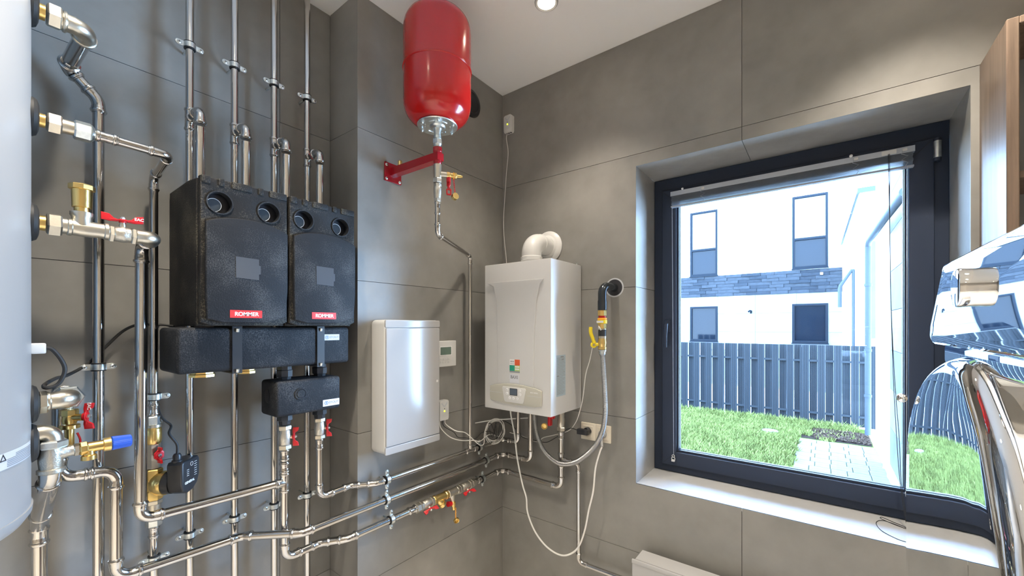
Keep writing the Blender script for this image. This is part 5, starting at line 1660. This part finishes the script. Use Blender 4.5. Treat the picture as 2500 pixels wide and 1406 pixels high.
def cable(name, label, cat, pts, r, m, group=None, seg=8, n=8):
    o = G().sweep(spline(pts, seg), r, n).obj(name, m, weld=False)
    tag(o, label, cat, group)
    return o
cable('boiler_cable', 'thick white boiler cable hanging in a deep loop to the wall socket', 'cord',
      [(0.163, -0.14, 1.084), (0.170, -0.14, 1.020), (0.194, -0.14, 0.922), (0.213, -0.14, 0.794), (0.245, -0.14, 0.67), (0.271, -0.14, 0.601), (0.279, -0.14, 0.528), (0.323, -0.14, 0.445), (0.386, -0.14, 0.391), (0.458, -0.14, 0.37), (0.516, -0.14, 0.383), (0.568, -0.13, 0.43), (0.602, -0.125, 0.52), (0.622, -0.12, 0.625), (0.640, -0.11, 0.717), (0.642, -0.09, 0.820), (0.650, -0.06, 0.890), (0.655, -0.046, 0.914)], 0.0042, 'cable')
cable('signal_cable', 'thin white cable from the gas valve curving down behind the gas hose', 'cable',
      [(0.645, -0.105, 1.446), (0.616, -0.07, 1.394), (0.602, -0.07, 1.334), (0.58, -0.07, 1.262), (0.560, -0.06, 1.148), (0.542, -0.06, 1.075), (0.507, -0.04, 1.009), (0.462, -0.035, 0.961), (0.379, -0.04, 0.926), (0.321, -0.05, 0.906), (0.284, -0.04, 0.878), (0.25, -0.03, 0.87), (0.16, -0.03, 0.885), (0.10, -0.06, 0.90)], 0.0022, 'cable')
cable('adapter_cable', 'thin black cable from the black adapter passing behind the boiler pipes', 'cable',
      [(0.524, -0.045, 0.974), (0.484, -0.04, 0.978), (0.448, -0.035, 0.963), (0.411, -0.035, 0.931), (0.361, -0.04, 0.895), (0.322, -0.04, 0.878), (0.242, -0.03, 0.875), (0.173, -0.035, 0.880), (0.135, -0.03, 0.905), (0.101, -0.04, 0.937), (0.06, -0.06, 0.960), (0.046, -0.09, 0.960)], 0.0020, 'rubber')
cable('detector_cable', 'thin white cable hanging from the high gas detector down the room corner', 'cable',
      [(0.045, -0.016, 2.622), (0.044, -0.018, 2.588), (0.056, -0.018, 2.509), (0.044, -0.018, 2.399), (0.032, -0.018, 2.258), (0.022, -0.018, 2.116), (0.029, -0.018, 1.995), (0.044, -0.018, 1.874), (0.05, -0.018, 1.70), (0.052, -0.018, 1.3), (0.06, -0.02, 1.02)], 0.0017, 'cable')
cable('detector_cable', 'lower white cable from the low gas detector to the cable coil', 'cable',
      [(0.018, -0.516, 1.040), (0.024, -0.512, 1.002), (0.045, -0.473, 0.955), (0.05, -0.402, 0.923), (0.06, -0.326, 0.908), (0.072, -0.278, 0.896), (0.07, -0.222, 0.912), (0.06, -0.17, 0.905), (0.07, -0.12, 0.885)], 0.0022, 'cable')
cable('detector_cable', 'upper white cable from the low gas detector dipping over the upper pipe', 'cable',
      [(0.018, -0.480, 1.040), (0.028, -0.485, 1.019), (0.060, -0.451, 0.984), (0.07, -0.393, 0.964), (0.07, -0.347, 0.929), (0.072, -0.3, 0.888), (0.072, -0.272, 0.871), (0.075, -0.252, 0.880), (0.065, -0.236, 0.930), (0.06, -0.20, 0.968)], 0.0022, 'cable')
cable('detector_cable', 'thin black cable from the low gas detector to the cable coil', 'cable',
      [(0.018, -0.498, 1.040), (0.028, -0.496, 1.009), (0.045, -0.446, 0.973), (0.045, -0.417, 0.942), (0.050, -0.367, 0.928), (0.060, -0.305, 0.912), (0.060, -0.257, 0.932), (0.06, -0.20, 0.930), (0.065, -0.15, 0.905)], 0.0018, 'rubber')
# coil hung under the boiler edge near the corner
t = thing('cable_coil', 'coil of spare white cable tied with black wire under the boiler', 'cable', (0.062, -0.125, 0.925))
cc = V((0.066, -0.150, 0.922))
cu_ = V((0.35, 0.94, 0)).normalized()
g = G()
for k in range(5):
    pts = []
    ph = k * 1.3
    for i in range(36):
        a = 2 * PI * i / 36
        R0 = 0.052 + 0.0032 * k + 0.004 * math.sin(a * 2 + ph)
        pts.append(cc + cu_ * (math.cos(a) * R0 + 0.003 * math.sin(ph)) + V((0, 0, 1)) * (math.sin(a) * R0 * 1.02) + V((0.94, -0.35, 0)) * (0.003 * k - 0.006 + 0.003 * math.sin(a * 3 + ph)))
    g.sweep(pts, 0.0019, 6, closed=True)
g.obj('coil_turns', 'cable', t, weld=False)
G().sweep(spline([cc + cu_ * q + V((0.010, -0.004, z)) for (q, z) in ((-0.060, -0.012), (-0.02, -0.018), (0.0, 0.050), (0.006, -0.046), (0.028, 0.040), (0.040, -0.010), (0.010, -0.038), (-0.030, 0.044), (-0.046, 0.040), (-0.02, -0.03), (0.004, 0.048))], 6), 0.0018, 6).obj('tie_wire', 'rubber', t, weld=False)
o = G().sweep([(0.004, -0.245, 0.975), (0.06, -0.15, 0.983), (0.222, -0.012, 0.993)], 0.0035, 8).obj('plastic_strip', 'white')
tag(o, 'thin white plastic strip spanning the corner above the cable coil', 'strip')
cable('tank_cable', 'black cable from the tank gland looping down over the nickel elbow', 'cable',
      [(0.085, -1.798, 1.451), (0.085, -1.786, 1.447), (0.085, -1.771, 1.420), (0.085, -1.766, 1.395), (0.085, -1.776, 1.366), (0.085, -1.794, 1.358), (0.070, -1.797, 1.364), (0.03, -1.776, 1.374), (-0.08, -1.745, 1.372), (-0.165, -1.700, 1.392), (-0.185, -1.661, 1.437), (-0.185, -1.62, 1.487), (-0.185, -1.58, 1.507), (-0.17, -1.54, 1.499)], 0.0042, 'rubber')
cable('actuator_cable', 'black cable rising from the zone valve actuator to the wall pipe', 'cable',
      [O2 + ad * 0.02 - sd * 0.022 + V((0, 0, 0.066)), O2 + ad * 0.018 - sd * 0.020 + V((0, 0, 0.10)), O2 + ad * 0.0 - sd * 0.026 + V((0, 0, 0.135)), (-0.125, -1.520, 1.188), (-0.135, -1.540, 1.215), (-0.163, -1.545, 1.26), (-0.172, -1.552, 1.40), (-0.172, -1.550, 1.497), (-0.17, -1.50, 1.502)], 0.0036, 'rubber')

# ================================================================ pipe clamps
def clamp_proto(r, vertical, label, loc, wall):
    """vertical pipe: ears along Y; horizontal pipe: ears along Z. origin = pipe axis, wall in -X at distance wall"""
    t = thing('pipe_clamp', label, 'clamp', loc, 'zinc pipe clamps with rubber lining')
    o = V(loc)
    ax = V((0, 0, 1)) if vertical else V((0, 1, 0))
    ear = V((0, 1, 0)) if vertical else V((0, 0, 1))
    G().lathe(o - ax * 0.0115, ax, [(0, r + 0.0005), (0, r + 0.0042), (0.0022, r + 0.0042), (0.0024, r + 0.0028), (0.0206, r + 0.0028), (0.0208, r + 0.0042), (0.023, r + 0.0042), (0.023, r + 0.0005)], 28, cap=False).obj('rubber_lining', 'rubber', t)
    G().lathe(o - ax * 0.0085, ax, [(0, r + 0.0028), (0.0004, r + 0.0052), (0.0166, r + 0.0052), (0.017, r + 0.0028)], 28, cap=False).obj('band', 'zinc', t)
    X = V((1, 0, 0))
    for sg in (-1, 1):
        e = ear * sg
        L0, L1 = r + 0.003, r + 0.026
        pts = [(L0, -0.0085), (L1 - 0.008, -0.0085)] + [(L1 - 0.008 + 0.0085 * math.cos(a), 0.0085 * math.sin(a)) for a in [(-PI / 2 + PI * i / 10) for i in range(1, 10)]] + [(L1 - 0.008, 0.0085), (L0, 0.0085)]
        er = G().shape([pts], 0.0042, o - X * 0.0021, e, ax, 0.0006, N=X).obj('ear', 'zinc', t)
        c_ = o + e * (L1 - 0.009)
        sc_ = G().lathe(c_ + X * 0.002, X, [(0, 0.0058), (0.0015, 0.0058), (0.0030, 0.0040), (0.0034, 0.002)], 14)
        sc_.cyl(c_ - X * 0.010, c_, 0.0028, 8)
        s_ = sc_.obj('screw', 'zinc', t)
        g = G()
        g.obox(c_ + X * 0.0052, ear, ax, X, 0.0030, 0.0006, 0.0004)
        g.obox(c_ + X * 0.0052, ax, ear, X, 0.0030, 0.0006, 0.0004)
        g.obj('screw_slot', 'print', s_)
    g = G().hexnut(o - X * (r + 0.0045), o - X * (r + 0.010), 0.0080)
    g.cyl(o - X * (r + 0.004), o - X * wall, 0.0038, 10)
    g.obj('stud', 'zinc', t)
    return t
WD = 0.147 + AX * -1 - 2 * 0.147  # wall distance for the recess pipes
WD = AX * -1 - 0.147
cl = clamp_proto(0.0118, True, 'pipe clamp on the leftmost riser above the pump boxes', (PX, RY4[0], 2.422), WD)
for (y, z, lb) in ((RY4[1], 2.422, 'pipe clamp on the second riser from the left, above the pump boxes'), (RY4[2], 2.422, 'pipe clamp on the third riser from the left, above the pump boxes'),
                   (RY4[3], 2.422, 'pipe clamp on the rightmost riser, above the pump boxes'), (RY4[0], 0.816, 'pipe clamp low on the leftmost riser, right of the zone valve column'),
                   (RY4[1], 0.820, 'pipe clamp low on the second riser, between two long pipes'), (RY4[2], 0.820, 'pipe clamp low on the third riser, beside the lowest separator pipe'),
                   (RY4[3], 0.820, 'pipe clamp low on the rightmost riser near the wall step'), (-1.679, 1.384, 'pipe clamp on the wall pipe just right of the tank, with black cable behind'),
                   (-1.555, 1.281, 'pipe clamp above the brass check valve on the thin wall pipe'), (-1.556, 0.777, 'lowest pipe clamp at the left, under the zone valve column')):
    dup(cl, (PX, y, z), lb)
cl = clamp_proto(0.0142, False, 'pipe clamp on the middle long pipe, below the electrical panel', (WL, -0.845, LZ2), WL)
for (y, z, lb) in ((-0.843, L1Z, 'pipe clamp on the uppermost long pipe, just below the electrical panel'), (-0.822, L3Z, 'pipe clamp on the lowest long pipe, left of its valves'),
                   (-0.262, L1Z, 'pipe clamp on the uppermost long pipe near the room corner'), (-0.205, LZ2, 'pipe clamp on the middle long pipe near the room corner'),
                   (-0.236, L3Z, 'pipe clamp on the lowest long pipe near the room corner')):
    dup(cl, (WL, y, z), lb)

# ================================================================ radiator, cabinet, counter
t = thing('radiator', 'white panel radiator under the window, only its top corner in view', 'radiator', (1.3, -0.08, 0.1))
G().box((0.838, -0.128, 0.10), (1.86, -0.122, 0.462)).obj('front_panel', 'gloss', t)
G().box((0.846, -0.122, 0.11), (1.852, -0.030, 0.466)).obj('body', 'gloss', t)
G().rbox((0.836, -0.131, 0.452), (1.862, -0.122, 0.470), 0.002).obj('top_edge', 'gloss', t)
G().box((0.848, -0.116, 0.466), (1.850, -0.026, 0.4685)).obj('top_grille', 'gloss', t)
for x in (0.95, 1.75):
    G().box((x, -0.030, 0.15), (x + 0.03, -0.001, 0.42)).obj('wall_hanger', 'zinc', t)

t = thing('wall_cabinet', 'walnut wall cabinet with open shelves right of the window', 'cabinet', (2.3, -0.11, 1.3))
cx0, cx1, cyf, cz0, cz1 = 1.900, 2.90, -0.226, 1.30, 2.312
G().box((cx0, cyf, cz0), (cx0 + 0.018, -0.001, cz1)).obj('side_panel', 'wood', t)
G().box((cx1 - 0.018, cyf, cz0), (cx1, -0.001, cz1)).obj('side_panel', 'wood', t)
G().box((cx0 + 0.018, cyf, cz1 - 0.018), (cx1 - 0.018, -0.001, cz1)).obj('top_panel', 'wood', t)
G().box((cx0 + 0.018, cyf, cz0), (cx1 - 0.018, -0.001, cz0 + 0.018)).obj('bottom_panel', 'wood', t)
G().box((cx0 + 0.018, -0.010, cz0 + 0.018), (cx1 - 0.018, -0.001, cz1 - 0.018)).obj('back_panel', 'inner', t)
G().box((cx0 + 0.018, cyf + 0.004, 1.893), (cx1 - 0.018, -0.010, 1.912)).obj('shelf', 'wood', t)
G().rbox((cx0 - 0.001, cyf - 0.014, cz0 - 0.002), (cx0 + 0.022, cyf, cz1 + 0.002), 0.002, 1).obj('edge_strip', 'wood', t)
G().rbox((cx0 + 0.022, cyf - 0.014, cz1 - 0.018), (cx1, cyf, cz1 + 0.002), 0.002, 1).obj('edge_strip', 'wood', t)

t = thing('base_cabinet', 'base cabinet with stone worktop under the chrome appliance, below the view', 'cabinet', (1.95, -1.35, 0))
G().box((1.60, -1.85, 0.08), (2.28, -0.88, 0.86)).obj('carcass', 'wood', t)
G().box((1.585, -1.87, 0.861), (2.30, -0.86, 0.90)).obj('worktop', 'stone', t)
G().box((1.62, -1.83, 0.0), (2.26, -0.90, 0.08)).obj('plinth', 'inner', t)

# ================================================================ chrome appliance
XP = 1.600
t = thing('chrome_appliance', 'mirror-polished chrome appliance in the right foreground', 'appliance', (1.75, -1.4, 0.90))
ol = [(-1.160, 0.905), (-1.138, 1.10), (-1.132, 1.287), (-1.140, 1.340), (-1.165, 1.385), (-1.200, 1.417), (-1.245, 1.443), (-1.300, 1.462), (-1.350, 1.472), (-1.387, 1.474), (-1.410, 1.472),
      (-1.432, 1.462), (-1.452, 1.447), (-1.478, 1.426), (-1.497, 1.402), (-1.511, 1.380), (-1.525, 1.353), (-1.548, 1.28), (-1.562, 1.18), (-1.570, 0.905)]
pts3 = spline([(a, b, 0) for a, b in ol[2:-2]], 4)
ol2 = [ol[0], ol[1]] + [(p.x, p.y) for p in pts3] + [ol[-2], ol[-1]]
# body: side profile carried across with softly rounded flanks
def rounded_extrude(prof, x0, x1, rad, seg, bow=0.0):
    """profile in (y,z) extruded along x; edges rounded by shrinking towards the profile centre"""
    cyv = sum(p[0] for p in prof) / len(prof)
    czv = sum(p[1] for p in prof) / len(prof)
    n = len(prof)
    nrm = []
    for i in range(n):
        a, b = V((*prof[i - 1], 0)), V((*prof[(i + 1) % n], 0))
        tt = (b - a).normalized()
        q = V((tt.y, -tt.x, 0))
        if q.dot(V((prof[i][0] - cyv, prof[i][1] - czv, 0))) < 0:
            q = -q
        nrm.append(q)
    stations = []
    for k in range(seg + 1):
        a = PI / 2 * k / seg
        stations.append((x0 + rad * (1 - math.sin(a)) , rad * (1 - math.cos(a))))
    stations.reverse()
    st = [(x0 + rad * (1 - math.cos(PI / 2 * k / seg)), rad * (1 - math.sin(PI / 2 * k / seg))) for k in range(seg + 1)]
    st2 = [(x1 - (x - x0), s) for (x, s) in reversed(st)]
    allst = st + st2
    vs = []
    for (x, s) in allst:
        for i in range(n):
            vs.append((x, prof[i][0] - nrm[i].x * s, prof[i][1] - nrm[i].y * s))
    fs = []
    for k in range(len(allst) - 1):
        for i in range(n):
            j = (i + 1) % n
            fs.append((k * n + i, k * n + j, (k + 1) * n + j, (k + 1) * n + i))
    # domed side caps: rings shrinking to the centre
    for (base, xs_, sgn) in ((0, st[0][0], -1), ((len(allst) - 1) * n, st2[-1][0], 1)):
        prev = base
        ringsn = 6
        for q in range(1, ringsn + 1):
            f = 1 - q / ringsn
            o = len(vs)
            if q < ringsn:
                for i in range(n):
                    v0 = vs[base + i]
                    vs.append((xs_ + sgn * bow * (1 - f * f), cyv + (v0[1] - cyv) * f, czv + (v0[2] - czv) * f))
                for i in range(n):
                    j = (i + 1) % n
                    fs.append((prev + i, prev + j, o + j, o + i))
                prev = o
            else:
                vs.append((xs_ + sgn * bow, cyv, czv))
                for i in range(n):
                    fs.append((prev + i, prev + (i + 1) % n, o))
    return vs, fs
vs, fs = rounded_extrude(ol2, XP, 2.02, 0.016, 6, bow=0.003)
G().add(vs, fs).obj('body', 'chrome', t, angle=70, loc=(1.81, -1.35, 1.2))
hp_ = [(-1.300, 1.486), (-1.297, 1.492), (-1.302, 1.504), (-1.355, 1.556), (-1.362, 1.558), (-1.620, 1.558), (-1.630, 1.550), (-1.630, 1.486), (-1.620, 1.482), (-1.310, 1.482)]
vs, fs = rounded_extrude(hp_, XP, 2.02, 0.005, 3, bow=0.0015)
G().add(vs, fs).obj('head', 'chrome', t, angle=25, loc=(1.81, -1.45, 1.52))
G().rbox((XP + 0.012, -1.60, 1.462), (2.0, -1.290, 1.4825), 0.004).obj('neck', 'chrome', t)
kn = G().lathe((XP, -1.4635, 1.528), (-1, 0, 0), [(0, 0.0135), (0.009, 0.0142), (0.0105, 0.0138), (0.011, 0.011), (0.0112, 0.004)], 32).obj('knob', 'chrome', t)
G().sphere((XP - 0.004, -1.150, 1.405), 0.006, 12).obj('hinge_pin', 'chrome', t)
